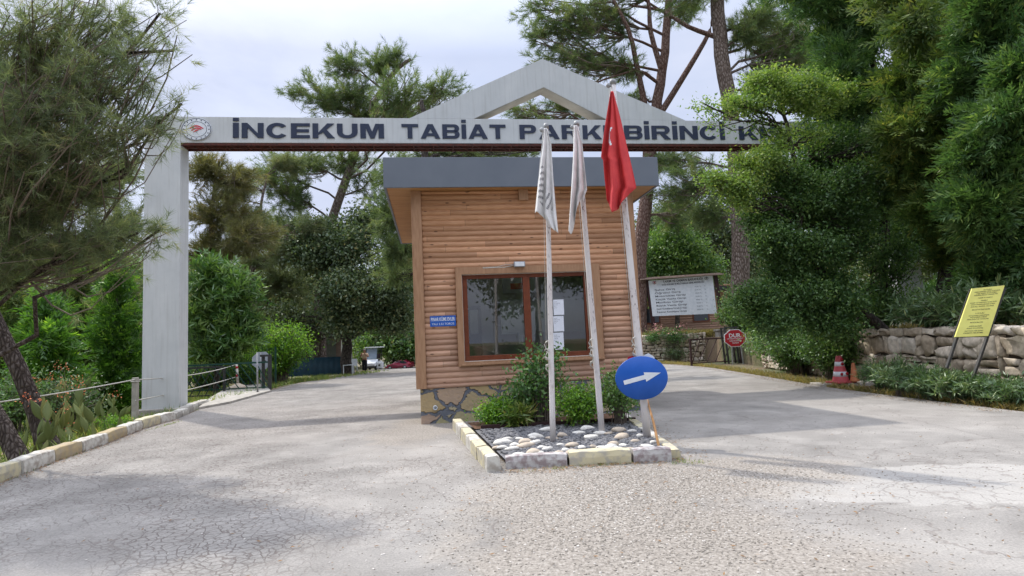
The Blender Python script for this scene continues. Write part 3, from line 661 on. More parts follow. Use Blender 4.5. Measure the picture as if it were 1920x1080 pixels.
# ---------------------------------------------------------------- booth
bo = G(788, 796); BF = Fr((bo[0], bo[1], 0), YAW)
booth = empty('ticket_booth', BF.o, YAW); tag(booth, 'wooden log-sided ticket booth with grey flat roof fascia and brown framed window', 'ticket booth')
BW = BF.hit(1201, 690)[0]; BD = 5.4; zbase = BF.hit(800, 729)[1]; zs = BF.hit(960, 357)[1]
wu0, wv1 = BF.hit(866, 516); wu1, _ = BF.hit(1104, 600); _, wv0 = BF.hit(985, 672)
tu0, tv1 = BF.hit(853, 502); tu1, _ = BF.hit(1128, 600); _, tv0 = BF.hit(985, 682)
print('booth', BW, zbase, zs, 'win', wu0, wu1, wv0, wv1, 'trim', tu0, tu1, tv0, tv1, 'org', bo)
cbw = .15
plainbox('stone_base', M['crazy'], booth, .02, BW - .02, .0, BD, -.1, zbase, bevel=.02)
RH = .11
def course(mb, a, b, z0, z1, face):   # rounded log face; face(u, out, z) -> xyz
    n = 6; V = []
    for uu in (a, b):
        for i in range(n + 1):
            f = i / n; V.append(face(uu, .004 + .032 * math.sin(PI * min(max(f, .0), 1)) ** .7, z0 + (z1 - z0) * f))
    mb.add(V, [(i, n + 1 + i, n + 2 + i, i + 1) for i in range(n)] + [tuple(range(n + 1)), tuple(range(2 * n + 1, n, -1))], 0, False)
mb = MB(); k = int(zbase / RH) ; z = k * RH
while z < zs:
    z0 = max(z, zbase); z1 = min(z + RH, zs)
    if z1 - z0 > .02:
        f = lambda u, o, z: (u, -o, z)
        if z1 > tv0 + .03 and z0 < tv1 - .03:
            course(mb, cbw, tu0 + .02, z0, z1, f); course(mb, tu1 - .02, BW - cbw, z0, z1, f)
        else: course(mb, cbw, BW - cbw, z0, z1, f)
    z += RH
fw = mb.build('front_siding', M['siding'], booth); fw.data.polygons.foreach_set('use_smooth', [len(p.vertices) == 4 for p in fw.data.polygons])
for fc_ in (lambda u, o, z: (-o, u, z), lambda u, o, z: (BW + o, u, z)):
    mb = MB(); z = int(zbase / RH) * RH
    while z < zs:
        z0 = max(z, zbase); z1 = min(z + RH, zs)
        if z1 - z0 > .02: course(mb, .05, BD - .05, z0, z1, fc_)
        z += RH
    fw = mb.build('side_siding', M['siding_side'], booth); fw.data.polygons.foreach_set('use_smooth', [len(p.vertices) == 4 for p in fw.data.polygons])
mb = MB()   # core walls around a room
T_ = .12
mb.box(0, BW, .0, T_, zbase, wv0); mb.box(0, BW, .0, T_, wv1, zs); mb.box(0, wu0, .0, T_, wv0, wv1); mb.box(wu1, BW, .0, T_, wv0, wv1)
mb.box(0, T_, T_, BD, zbase, zs); mb.box(BW - T_, BW, T_, BD, zbase, zs)
mb.box(T_, 1.0, BD - T_, BD, zbase, zs); mb.box(2.4, BW - T_, BD - T_, BD, zbase, zs); mb.box(1.0, 2.4, BD - T_, BD, zbase, zbase + .8); mb.box(1.0, 2.4, BD - T_, BD, zbase + 2.1, zs)
mb.box(T_, BW - T_, 2.75, 2.83, zbase, 3.5); mb.box(T_, BW - T_, T_, BD - T_, zbase - .05, zbase); mb.box(T_, BW - T_, T_, BD - T_, 3.5, 3.6)  # pale partition added partway back to brighten the room behind the panes
mb.build('inner_walls', M['inner_wall'], booth)
for q_ in ((-.03, cbw), (BW - cbw, BW + .03)):
    mb = MB(); mb.box(q_[0], q_[1], -.055, 0, zbase, zs); xx_ = -.055 if q_[0] < 0 else BW + .03; mb.box(xx_, xx_ + .025, -.055, .14, zbase, zs); mb.build('corner_board', M['wood_trim'], booth, bevel=.006)
# roof
ru0, _ = BF.hit(719, 350, -.35); ru1, _ = BF.hit(1236, 347, -.35); rz0 = BF.hit(960, 349, -.35)[1]; rz1 = BF.hit(960, 294.5, -.35)[1]; RD = BD + .75
print('roof', ru0, ru1, rz0, rz1)
roof = plainbox('roof', M['fascia'], booth, ru0 + .05, ru1 - .05, -.30, RD, zs + .06, rz1 - .01)
for nm, b in (('a', (ru0, ru1, -.35, -.30)), ('b', (ru0, ru1, RD, RD + .05)), ('c', (ru0, ru0 + .05, -.30, RD)), ('d', (ru1 - .05, ru1, -.30, RD))):
    plainbox('fascia_board', M['fascia'], roof, *b, rz0 - .01, rz1, bevel=.006)
mb = MB(); y = -.30
while y < RD: mb.box(ru0 + .05, ru1 - .05, y + .004, y + .116, zs, zs + .055); y += .12
mb.build('soffit_boards', M['soffit'], roof, bevel=.006)
# trim + window
mb = MB()
def trimring(mb, a0, a1, b0, b1, i0, i1, j0, j1, y0, y1):
    mb.prism([(a0, b1), (a1, b1), (i1, j1), (i0, j1)][::-1], y0, y1); mb.prism([(a0, b0), (i0, j0), (i1, j0), (a1, b0)][::-1], y0 - .0, y1)
    mb.prism([(a0, b0), (a0, b1), (i0, j1), (i0, j0)][::-1], y0, y1); mb.prism([(a1, b0), (i1, j0), (i1, j1), (a1, b1)][::-1], y0, y1)
trimring(mb, tu0, tu1, tv0, tv1, wu0 - .01, wu1 + .01, wv0 - .01, wv1 + .01, -.062, -.004); mb.build('window_trim', M['wood_trim'], booth)
win = MB(); fwid = .10
win.box(wu0, wu1, .02, .10, wv0, wv0 + fwid); win.box(wu0, wu1, .02, .10, wv1 - fwid * .8, wv1); win.box(wu0, wu0 + fwid, .02, .10, wv0 + fwid, wv1 - fwid * .8); win.box(wu1 - .06, wu1, .02, .10, wv0 + fwid, wv1 - fwid * .8)
wm = BF.hit(990, 600)[0]; win.box(wm - .07, wm + .07, .0, .10, wv0 + fwid, wv1 - fwid * .8)
wob = win.build('window', M['brown_frame'], booth, bevel=.006)
m, t = nt('window_glass'); g = N(t, 'ShaderNodeBsdfGlossy', Roughness=.01); tr = N(t, 'ShaderNodeBsdfTransparent'); tr.inputs[0].default_value = (.9, .94, .93, 1)
fz = N(t, 'ShaderNodeFresnel', IOR=2.2); mx = N(t, 'ShaderNodeMixShader'); L(t, fz.outputs[0], mx.inputs[0]); L(t, tr.outputs[0], mx.inputs[1]); L(t, g.outputs[0], mx.inputs[2])
o = N(t, 'ShaderNodeOutputMaterial'); L(t, mx.outputs[0], o.inputs[0]); M['glass'] = m
for a, b in ((wu0 + fwid, wm - .07), (wm + .07, wu1 - .06)):
    MB().add([(a, .06, wv0 + fwid), (b, .06, wv0 + fwid), (b, .06, wv1 - fwid * .8), (a, .06, wv1 - fwid * .8)], [(0, 1, 2, 3)]).build('pane', M['glass'], wob)
plainbox('window_ledge', M['wood_trim'], booth, tu0 + .05, tu1, -.11, -.064, tv0 + .02, tv0 + .06, bevel=.006)
ju, jz = BF.hit(980, 370); plainbox('junction_box', M['wood_trim'], booth, ju - .1, ju + .1, -.13, -.03, jz - .09, zs - .002, bevel=.01)
# pipe
pu, pz = BF.hit(816, 764); mb = MB(); V = []
mb.lathe([(.045, .02), (.045, -.09), (.033, -.09), (.033, -.02), (.001, -.02)], (pu, 0, pz), 16, ax='y'); mb.build('drain_pipe', M['sign_white'], booth)
# blue plaque
a, zz1 = BF.hit(806, 593, -.05); b, zz0 = BF.hit(855, 611, -.05)
pl = empty('address_plaque', BF.w(a, -.045, zz0), YAW); tag(pl, 'small blue enamel address plaque with white letters screwed beside the booth window', 'plaque')
plainbox('plate', M['blue_sign'], pl, 0, b - a, -.012, 0, 0, zz1 - zz0, bevel=.003)
text('PINAR KÜME EVLER', 'lettering', M['sign_white'], pl, (b - a) / 2, (zz1 - zz0) * .52, (zz1 - zz0) * .34, (b - a) * .92, y=-.0125, extrude=.002, bold=.015)
text('YALI 3.32 TOROS', 'lettering', M['sign_white'], pl, (b - a) / 2, (zz1 - zz0) * .14, (zz1 - zz0) * .2, (b - a) * .86, y=-.0125, extrude=.002)
# flood lamp
lu, lz = BF.hit(972, 496, -.06); lamp = empty('flood_lamp', BF.w(lu, -.04, lz), YAW); tag(lamp, 'small white floodlight with a loose cable above the booth window', 'lamp')
plainbox('housing', M['grey_sign'], lamp, -.10, .13, -.10, -.02, -.055, .055, bevel=.01); plainbox('lens', M['sign_white'], lamp, -.08, .11, -.108, -.1, -.042, .042, bevel=.002)
plainbox('bracket', M['grey_metal'], lamp, -.02, .04, -.02, .03, -.03, .03); ca, cz_ = BF.hit(905, 503, -.06)
MB().tube([(-.1, -.04, -.02), (-.3, -.02, -.05), (ca - lu + .25, -.02, -.05), (ca - lu, -.02, cz_ - lz)], .008, 6).build('cable', M['rope'], lamp)
MB().tube([(-.1, -.04, .0), (-.28, -.03, -.0), (-.45, -.02, -.035), (ca - lu, -.02, cz_ - lz + .012)], .006, 6).build('cable', M['rope'], lamp)

# booth interior seen through the panes
def inner(px0, py0, px1, py1, off, th, mm, name, label, cat):
    a, z1 = BF.hit(px0, py0, off); b, z0 = BF.hit(px1, py1, off); e = empty(name, BF.w(a, off, z0), YAW); tag(e, label, cat)
    plainbox('body', mm, e, 0, b - a, 0, th, 0, z1 - z0, bevel=.005); return e, b - a, z1 - z0
e, w, h = inner(938, 562, 1103, 620, 1.6, .35, M['white_board'], 'wall_cabinet', 'white wall cabinet hanging inside the ticket booth', 'cabinet')
plainbox('door', M['white_board'], e, .03, w / 2 - .01, -.02, -.002, .03, h - .03); plainbox('door', M['white_board'], e, w / 2 + .01, w - .03, -.02, -.002, .03, h - .03)
plainbox('body_back', M['inner_wall'], e, .02, w - .02, .352, 2.74 - 1.6, h * .3, h * .7)
for i, (y0, y1) in enumerate(((562, 590), (593, 621), (624, 655))):
    a, z1 = BF.hit(1037, y0, .045); b, z0 = BF.hit(1058, y1, .045)
    e = empty('paper_notice', BF.w(a, .045, z0), YAW); tag(e, ('printed white paper notice taped highest in the column on the booth window pane', 'white paper notice taped in the middle of the column of three on the pane', 'white paper notice taped lowest in the column on the booth window pane')[i], 'notice', 'paper notices taped to the booth window')
    plainbox('sheet', M['paper'], e, 0, b - a, 0, .002, 0, z1 - z0, bevel=0)
    for q in range(5 if i == 0 else 4):
        text('mmm nm mnm mn'[:(14, 9, 12, 7, 11)[q]] if False else ('DUYURU', 'GİRİŞ SAATLERİ', 'ÜCRETLER', 'BİLGİ', 'LÜTFEN')[q], 'lettering', M['dark_text'], e, .015, (z1 - z0) * (.84 - q * .1), .012, y=-.001, extrude=.0005, align='LEFT')
e, w, h = inner(871, 575, 905, 668, 2.6, .10, M['dark_metal'], 'inner_door', 'dark framed glazed door at the left inside the booth', 'door')
plainbox('glazing', M['sign_white'], e, w * .3, w * .8, -.01, -.002, h * .45, h * .93)
e, w, h = inner(972, 624, 1012, 645, 1.0, .3, M['white_board'], 'office_chair_back', 'white chair back behind the booth counter', 'chair'); plainbox('cushion', M['cart_white'], e, .05, w - .05, -.03, -.002, .05, h - .05, bevel=.02)
plainbox('stand', M['dark_metal'], e, w / 2 - .03, w / 2 + .03, .1, .16, -(e.location.z - zbase), -.002)
cn = empty('service_counter', BF.w(.3, .5, zbase), YAW); tag(cn, 'dark service counter inside the booth below the window', 'counter')
plainbox('counter_top', M['dark_metal'], cn, 0, BW - .6, -.25, .35, 1.0 - zbase + .0, 1.04 - zbase); plainbox('counter_front', M['post_brown'], cn, .05, BW - .65, -.2, .3, .002, .998 - zbase)
a, z0_ = BF.hit(1085, 648, .4); e = empty('straw_hat', BF.w(a, .42, 1.045), YAW); tag(e, 'round straw hat resting on the counter behind the right pane', 'hat')
MB().lathe([(.20, 0), (.205, .01), (.11, .02), (.10, .10), (.06, .14), (.005, .15)], (0, 0, 0), 20).build('brim_and_dome', M['soffit'], e); MB().lathe([(.113, .02), (.113, .05), (.10, .052)], (0, 0, 0), 20).build('ribbon', M['cone_red'], e)
a, z0_ = BF.hit(940, 545, 3.0); e = empty('framed_poster', BF.w(a, 2.71, z0_ - .1), YAW); tag(e, 'pale poster with a red heading on the back wall inside the booth', 'poster')
plainbox('board', M['paper'], e, 0, .9, 0, .03, 0, .55); plainbox('heading', M['emblem_red'], e, .2, .7, -.005, 0, .1, .25, bevel=0)

# ---------------------------------------------------------------- island bed
FL, FRc, BL, BRc = G(938, 884)[:2], G(1278, 860)[:2], G(866, 803)[:2], G(1172, 783)[:2]
kerb_run([BL, FL], .62, .19, .17, [M['yellow_paint'], M['white_paint']], side=-1, seq=(0, 1, 0, 1, 0))
kerb_run([G(946, 880)[:2], G(1262, 865)[:2]], .80, .17, .16, [M['purple_paint'], M['yellow_paint'], M['purple_paint']], side=1, seq=(0, 1, 2))
kerb_run([FRc, BRc], 1.0, .13, .15, [M['yellow_paint'], M['white_paint']], side=1, seq=(0, 1, 0, 1))
dl, dr = G(902, 815)[:2] + [0, 0], G(1192, 800)[:2]
patch('bed_soil_ground', [dl + [-.1, 0], dr, BRc + [-.1, 0], BL + [.1, 0]], M['soil'], .10)
patch('bed_gravel_ground', [FL + [.1, .1], FRc + [-.1, .1], dr, dl + [-.1, 0]], M['slate'], .08)
tag(MB().bar((*dl, .10), (*dr, .10), .06, .12).build('bed_edging_board', M['post_brown'], bevel=.005), 'low brown edging strip dividing the soil from the gravel in the island bed', 'edging')
def inquad(u, v, A, Bq, C, Dq): return A * (1 - u) * (1 - v) + Bq * u * (1 - v) + C * u * v + Dq * (1 - u) * v
def stones(n, quad, s0, s1, z, name, mm, flatz=.5, clusters=None, pts=None, kind='stuff'):
    ico = [(-.53, 0, .85), (.53, 0, .85), (-.53, 0, -.85), (.53, 0, -.85), (0, .85, .53), (0, .85, -.53), (0, -.85, .53), (0, -.85, -.53), (.85, .53, 0), (-.85, .53, 0), (.85, -.53, 0), (-.85, -.53, 0)]
    fc = [(0, 4, 1), (0, 9, 4), (9, 5, 4), (4, 5, 8), (4, 8, 1), (8, 10, 1), (8, 3, 10), (5, 3, 8), (5, 2, 3), (2, 7, 3), (7, 10, 3), (7, 6, 10), (7, 11, 6), (11, 0, 6), (0, 1, 6), (6, 1, 10), (9, 0, 11), (9, 11, 2), (9, 2, 5), (7, 2, 11)]
    ico = np.array(ico); fc = np.array(fc)[:, ::-1]
    if pts is None:
        uv = rng.uniform(0, 1, (n, 2)); pts = np.array([inquad(u, v, *quad) for u, v in uv])
    n = len(pts); s = rng.uniform(s0, s1, (n, 1, 1)) ** 1 * rng.uniform(.6, 1.3, (n, 1, 3)) * [1, 1, flatz]
    V = ico[None] * s * rng.uniform(.8, 1.2, (n, 12, 1)); a = rng.uniform(0, 2 * PI, n); ca, sa = np.cos(a)[:, None], np.sin(a)[:, None]
    X = V[..., 0] * ca - V[..., 1] * sa; Y = V[..., 0] * sa + V[..., 1] * ca; Z = V[..., 2]
    V = np.stack([X + pts[:, None, 0], Y + pts[:, None, 1], Z + z + s[..., 2] * .3 + (0 if pts.shape[1] < 3 else pts[:, None, 2])], -1).reshape(-1, 3)
    Q = (fc[None] + np.arange(n)[:, None, None] * 12).reshape(-1, 3); return tag(link(name, npmesh(name, V, Q), mm), kind=kind)
gq = (FL + [.16, .14], FRc + [-.15, .13], dr + [-.02, -.05], dl + [0, -.05])
tag(stones(3600, gq, .022, .06, .085, 'slate_gravel', M['slate']), 'dark slate chips filling the front half of the island bed', 'gravel')
# pale cobbles, each its own
cob = [(942,829,20,'w'),(985,828,20,'t'),(1027,806,17,'w'),(1072,835,17,'t'),(1055,816,16,'t'),(1101,803,16,'b'),(1108,820,18,'w'),(1160,807,17,'t'),(1165,819,19,'t'),(1150,832,15,'t'),(1143,839,18,'w'),(1214,837,14,'w'),(1192,826,12,'t'),(958,842,16,'w'),(986,836,18,'t'),(1026,841,13,'w'),(1000,848,20,'t'),(972,853,16,'w'),(1073,848,18,'t'),(1125,812,13,'w'),(1240,829,10,'t'),(1005,818,18,'w'),(930,838,10,'t'),(1003,829,14,'w'),(1046,848,12,'t'),(1090,838,13,'w'),(1128,838,12,'w'),(1180,842,14,'t'),(1225,828,11,'w'),(1050,833,11,'w'),(1085,811,12,'w'),(1140,812,11,'t'),(1185,808,11,'w'),(950,822,12,'w'),(1230,846,12,'t'),(1160,840,12,'w'),(965,833,12,'w'),(940,838,12,'w'),(1015,838,12,'w'),(1035,821,12,'t'),(1010,848,13,'w'),(1060,843,12,'w'),(1100,846,14,'w'),(1112,836,11,'t'),(1170,834,11,'w'),(1205,844,13,'w'),(1200,816,11,'w'),(975,822,11,'w'),(1000,820,10,'w')]
for i, (px, py, sz, kd) in enumerate(cob):
    p = G(px, py, .12); s = sz * p[1] / F * .74
    mb = MB(); n1, n2 = 8, 14; V = [(0, 0, -1)]; 
    for a in range(1, n1):
        for b in range(n2): th = PI * a / n1; V.append((math.sin(th) * math.cos(2 * PI * b / n2), math.sin(th) * math.sin(2 * PI * b / n2), -math.cos(th)))
    V.append((0, 0, 1)); ph = rng.uniform(0, 6, 6)
    V = [((x * (1 + .2 * math.sin(2 * z + ph[0]) + .17 * math.sin(2.6 * y + ph[1]))) * s * 1.15, (y * (1 + .22 * math.sin(2.3 * x + ph[2]))) * s * .75, z * s * .42 * (1 + .15 * math.sin(2 * x + ph[3]))) for x, y, z in V]
    fs = [(0, 1 + (b + 1) % n2, 1 + b) for b in range(n2)] + [(1 + a * n2 + b, 1 + a * n2 + (b + 1) % n2, 1 + (a + 1) * n2 + (b + 1) % n2, 1 + (a + 1) * n2 + b) for a in range(n1 - 2) for b in range(n2)] + [(len(V) - 1, 1 + (n1 - 2) * n2 + b, 1 + (n1 - 2) * n2 + (b + 1) % n2) for b in range(n2)]
    mb.add(V, fs, 0, True); o = mb.build('cobble', M['cobble_tan'] if kd == 't' else M['cobble'], None, (p[0], p[1], .10 + s * .2)); o.rotation_euler = (rng.uniform(-.15, .15), rng.uniform(-.15, .15), rng.uniform(-.5, .5))
    tag(o, 'smooth tan cobble lying on the dark slate gravel around the flagpoles' if kd != 'w' else 'smooth whitish cobble lying on the dark slate gravel around the flagpoles', 'cobble', 'tan cobbles in the island bed' if kd != 'w' else 'whitish cobbles in the island bed')

# ---------------------------------------------------------------- flagpoles and flags
poles = [((1037, 831), (1024, 238), .042, .032), ((1129, 816), (1081, 233), .047, .038), ((1214, 823), (1149, 155), .056, .040)]
plab = ['thinnest white flagpole, rust-flecked, carrying the printed white flag', 'middle white flagpole with heavy rust spots carrying the plain white flag', 'tallest white flagpole carrying the red flag and blue arrow sign']
PO = []
for i, (bb, tt, ra, rb) in enumerate(poles):
    b = G(*bb, .08); tp = D(*tt, b[1]); PO.append((b, tp)); e = empty('flagpole', (b[0], b[1], .0)); tag(e, plab[i], 'flagpole', 'flagpoles in the island bed')
    s = np.linspace(0, 1, 12)[:, None]; loc0 = np.array((b[0], b[1], 0)); pts = (b * (1 - s) + tp * s) - loc0
    MB().tube(pts, np.linspace(ra, rb, 12), 14).build('pole', M['pole'], e)
    tpl = tp - loc0; MB().lathe([(rb * 1.25, -.03), (rb * 1.25, .02), (rb * .8, .05), (.01, .06)], tuple(tpl), 12).build('cap', M['grey_metal'], e)
    MB().lathe([(.03, -.02), (.04, 0), (.03, .02)], (tpl[0] - rb - .03, tpl[1] - .02, tpl[2] - .05), 10, ax='y').build('pulley', M['grey_metal'], e)
    zc = (640 - 668) ; hp = 1.35; c = pts[0] + (pts[-1] - pts[0]) * ((hp - .08) / (pts[-1][2] - .08)); rp = []
    for q in range(26):
        a = q * .9; rp.append((c[0] - ra * 1.1 + .03 * math.sin(a * 1.7) - .02, c[1] - ra - .01 + .02 * math.cos(a), c[2] + .16 - q * .016 + .05 * math.sin(a)))
    MB().tube(rp, .009, 6).build('halyard_knot', M['rope'], e)
    MB().tube([tpl + [-rb - .03, -.03, -.06], c + [-ra - .025, -.03, .1]], .004, 5).build('halyard', M['rope'], e)

def flag(i, name, label, lft, rgt, bot, folds, amp, mats, matfn, ph=0, part=()):
    """lft/rgt: (py, px) outline curves; bot: s -> bottom fraction; hung just in front of its pole"""
    yb = PO[i][0][1] - (.20 if i == 2 else .13); top = min(lft[0][0], rgt[0][0]); bt = max(lft[-1][0], rgt[-1][0]); ns, nt_ = 44, 60
    V = []; uv = []
    for b in range(nt_ + 1):
        for a in range(ns + 1):
            s = a / ns; tq = b / nt_; py = top + (bt - top) * tq * bot(s)
            l_ = np.interp(py, *zip(*lft)); r_ = np.interp(py, *zip(*rgt)); A = amp * (.15 + .85 * min(1, tq * 1.6))
            sw = s + .045 * math.sin(folds * 2 * PI * s + ph + tq * 2.0) * min(1, tq * 4) / max(1, folds * .5)
            px = l_ + (r_ - l_) * sw
            d = yb + A * math.sin(folds * 2 * PI * s + ph + tq * 1.6) + A * .45 * math.sin(folds * 4.3 * s + tq * 3 + ph) - .02 + .06 * (s - .5) * math.sin(3 * tq)
            V.append(D(px, py, d)); uv.append((s, tq))
    base = np.array(V[0]); V = np.array(V) - base; n = ns + 1
    fs = [(b * n + a, b * n + a + 1, (b + 1) * n + a + 1, (b + 1) * n + a) for b in range(nt_) for a in range(ns)]
    mb = MB(); mb.add(V, fs, 0, True); mb.mi = [matfn(*uv[f[0]]) for f in fs]
    o = mb.build(name, mats, None, base); sm = o.modifiers.new('thick', 'SOLIDIFY'); sm.thickness = .004; sm.offset = 0
    return tag(o, label, 'flag')
def spk(s, t_):   # smudged print
    return 1 if (.12 < s < .34 and .42 < t_ < .86 and math.sin(t_ * 90 + s * 25) > .25) or (.5 < s < .8 and .62 < t_ < .8 and math.sin(s * 40 + t_ * 60) > .35) else 0
flag(0, 'printed_flag', 'limp white flag with faint grey print on the thinnest pole', [(240, 1020), (300, 1012), (380, 1004), (402, 1002), (410, 1008), (440, 1034)],
     [(240, 1025), (270, 1034), (330, 1038), (380, 1042), (440, 1047)], lambda s: .80 + .20 * min(1, s * 1.25) ** 1.5 - .03 * math.sin(9 * s), 2.6, .05, [M['cloth_white'], M['cloth_grey_print']], spk, .4)
flag(1, 'plain_flag', 'limp plain white flag on the middle pole', [(235, 1076), (300, 1074), (380, 1070), (432, 1067)],
     [(235, 1082), (270, 1092), (330, 1099), (355, 1102), (370, 1096), (432, 1092)], lambda s: 1.0 - .32 * min(1, max(0, s - .15) * 1.6) ** 1.2 + .04 * math.sin(8 * s), 2.2, .055, [M['cloth_white']], lambda s, t_: 0, 2.0)
def cres(s, t_):
    x = (s - .36) / .13; y = (t_ - .365) / .072; return 1 if x * x + y * y < 1 and (x - .55) ** 2 + y * y > .72 else 0
flag(2, 'red_flag', 'limp red flag with a white crescent on the tallest pole', [(171, 1145), (230, 1136), (295, 1127), (300, 1131), (335, 1133), (398, 1139)],
     [(171, 1150), (215, 1161), (270, 1173), (330, 1187), (352, 1192), (362, 1184), (380, 1178), (398, 1172)], lambda s: float(np.interp(s, [0, .12, .3, .6, .85, 1], [.90, .955, 1.0, .97, .87, .80])), 2.3, .075, [M['cloth_red'], M['sign_white']], cres, 5.0)

# blue arrow sign on the third pole
c = D(1203, 708.5, PO[2][0][1] - .13); rx = 49 * c[1] / F; rz_ = 40 * c[1] / F
sg = empty('arrow_sign', c); sg.rotation_euler = (0, R(-1.5), R(2)); tag(sg, 'round blue sign with a white right-pointing arrow, fixed low on the tallest flagpole', 'road sign')
MB().lathe([(rz_, .006), (rz_ * 1.0, -.006), (rz_ * .985, -.012), (.01, -.0122)], (0, 0, 0), 56, ax='y', sx=rx / rz_).build('disc', M['blue_sign'], sg)
a_ = R(11); P_ = [(-.30, -.035), (.06, -.035), (.06, -.078), (.33, 0), (.06, .078), (.06, .035), (-.30, .035)]; s_ = rx / .43
MB().prism([((x * math.cos(a_) - z * math.sin(a_)) * s_ - .005, (x * math.sin(a_) + z * math.cos(a_)) * s_ * 1.0) for x, z in P_], -.0165, -.0125).build('arrow', M['sign_white'], sg)
plainbox('clamp', M['grey_metal'], sg, -.06, .06, .007, .12, -.02, .02)
e = empty('discarded_sign', D(1175, 672, c[1] + .10)); tag(e, 'red and white sign edge poking up behind the blue arrow sign', 'road sign')
MB().prism([(-.02, -.15), (.02, .02), (.10, .035), (.15, -.15)], 0, .008).build('red_corner', M['sign_red'], e); MB().prism([(.20, -.15), (.24, .03), (.32, .06), (.40, .0), (.42, -.15)], .0, .008).build('white_corner', M['sign_white'], e)
a, b = D(1213, 748, c[1] + .25), G(1236, 840, .10)
tag(MB().tube([a, (a * .5 + b * .5) + [.01, 0, 0], b], [.014, .017, .018], 8).build('wooden_stick', M['soffit']), 'thin bare wooden stick leaning against the foot of the tallest flagpole', 'stick')

# ---------------------------------------------------------------- bed plants
def bp(px, py, z=.1): return G(px, py, z)
shrub('leafy_shrub', 'tall thin leafy shrub behind the thinnest flagpole, its top across the window', 'shrub', bp(1022, 793), (.52, .42, .82), 'leaf', .13, 40, 11, 'rose', smin=.8, flat=.5)
tag(shrub('leafy_shrub', 'dark rounded lower shrub against the stone base beside the thinnest pole', 'shrub', bp(990, 790), (.62, .45, .38), 'leaf', .12, 75, 9, 'hedge', flat=.42))
shrub('bright_shrub', 'low bright green bush at the left end of the island bed', 'shrub', bp(935, 797), (.42, .38, .22), 'leaf', .09, 120, 9, 'bright', flat=.4)
shrub('bright_shrub', 'bright green feathery bush between the middle and thinnest poles', 'shrub', bp(1090, 797), (.50, .42, .38), 'leaf', .09, 130, 9, 'bright', flat=.4)
shrub('leafy_shrub', 'green bush on bare stems between the middle pole and blue sign', 'shrub', bp(1163, 795), (.42, .4, .46), 'leaf', .10, 70, 9, 'broad', flat=.4, smin=.65)
shrub('spiky_plant', 'small spiky plant of upright blades beside the left bright bush', 'plant', bp(968, 800), (.22, .2, .16), 'lance', .26, 26, 5, 'grass')

# ---------------------------------------------------------------- gravel and litter on the road
def gauss_pts(n, pix, sx, sy, zoff=0):
    c = G(*pix)[:2]; return c + rng.normal(size=(n, 2)) * [sx, sy]
pp = np.concatenate([gauss_pts(5200, (1130, 960), .75, .8), gauss_pts(3600, (1250, 900), .9, .45), gauss_pts(2200, (1330, 1000), .8, .6), gauss_pts(900, (840, 900), 1.6, 1.5), gauss_pts(900, (1560, 870), 2.0, 1.4)])
bq = np.array([FL, FRc, BRc, BL])
def inside(p): 
    s = [np.cross(bq[(i + 1) % 4] - bq[i], p - bq[i]) for i in range(4)]; return all(v > -.15 for v in s)
pp = np.array([p for p in pp if not inside(p)])
tag(stones(0, None, .004, .0105, .0, 'road_gravel', M['pebble'], .45, pts=pp), 'loose tan gravel spilled on the asphalt in front of the island', 'gravel')
pp2 = np.array([p for p in np.concatenate([gauss_pts(1500, (1150, 950), .9, .8), gauss_pts(900, (1250, 900), 1.1, .5), gauss_pts(300, (800, 900), 2, 2)]) if not inside(p)])
tag(stones(0, None, .004, .012, .0, 'pale_gravel', M['pebble2'], .45, pts=pp2), 'paler loose stones strewn over the worn asphalt', 'gravel')
def along(pts, n, sd, off=0):
    pts = np.array(pts, float); seg = np.linalg.norm(np.diff(pts, axis=0), axis=1); i = rng.choice(len(seg), n, p=seg / seg.sum()); f = rng.uniform(0, 1, (n, 1))
    p = pts[i] + (pts[i + 1] - pts[i]) * f; d = nrm(pts[i + 1] - pts[i]); nn = np.stack([d[:, 1], -d[:, 0]], 1); return p + nn * (off + np.abs(rng.normal(size=(n, 1))) * sd)
def flatleaves(name, P, size, mm, lab):
    n = len(P); P3 = np.concatenate([P[:, :2], np.full((n, 1), .012) + rng.uniform(0, .01, (n, 1))], 1); a = rng.uniform(0, 2 * PI, n)
    d = np.stack([np.cos(a), np.sin(a), rng.uniform(-.2, .2, n)], 1) * size * rng.uniform(.5, 1.3, (n, 1)); w = np.stack([-d[:, 1], d[:, 0], rng.uniform(-.01, .01, n)], 1) * .3
    V = np.stack([P3 - d, P3 - w, P3 + d, P3 + w], 1).reshape(-1, 3); return tag(link(name, npmesh(name, V, np.arange(n * 4).reshape(-1, 4)), mm), lab, 'litter', kind='stuff')
flatleaves('dry_litter', np.concatenate([along(RIGHT[2:8], 4500, .45, -.5), along(kl[1:], 1500, .12, .0), along([BL, FL], 350, .12, -.22), along([FL, FRc], 700, .15, .0), along([FRc, BRc], 500, .25, -.05), along(LEFT[8:11], 1200, .5, .0),
           gauss_pts(700, (1150, 930), 2.5, 1.5)]), .02, M['litter'], 'brown dry leaf litter along the kerbs and road edge')
def grass(name, P, h, lm, lab, k=7, zf=None, cat='grass'):
    n = len(P); P3 = np.array([(p[0], p[1], (zf(p) if zf else Hh(p[0], p[1]) - .02)) for p in P])
    V, Q, tn = foli('needle', P3, np.tile([0, 0, 1.0], (n, 1)) + rng.normal(size=(n, 3)) * .15, h, k, .10); V[:, 2] = np.maximum(V[:, 2], np.repeat(P3[:, 2], k * 3) - .02)
    return tag(link(name, npmesh(name, V, Q, tn), LM[lm]), lab, cat, kind='stuff')
grass('kerb_weeds', np.concatenate([along([G(270, 808)[:2], G(335, 790)[:2]], 90, .05, .02), along([FL + [.1, 0], FRc], 120, .05, .02), gauss_pts(60, (1290, 868), .10, .07), along(kl[2:5], 50, .04, .0)]), .07, 'grass', 'small green weeds growing at the foot of the kerbs')
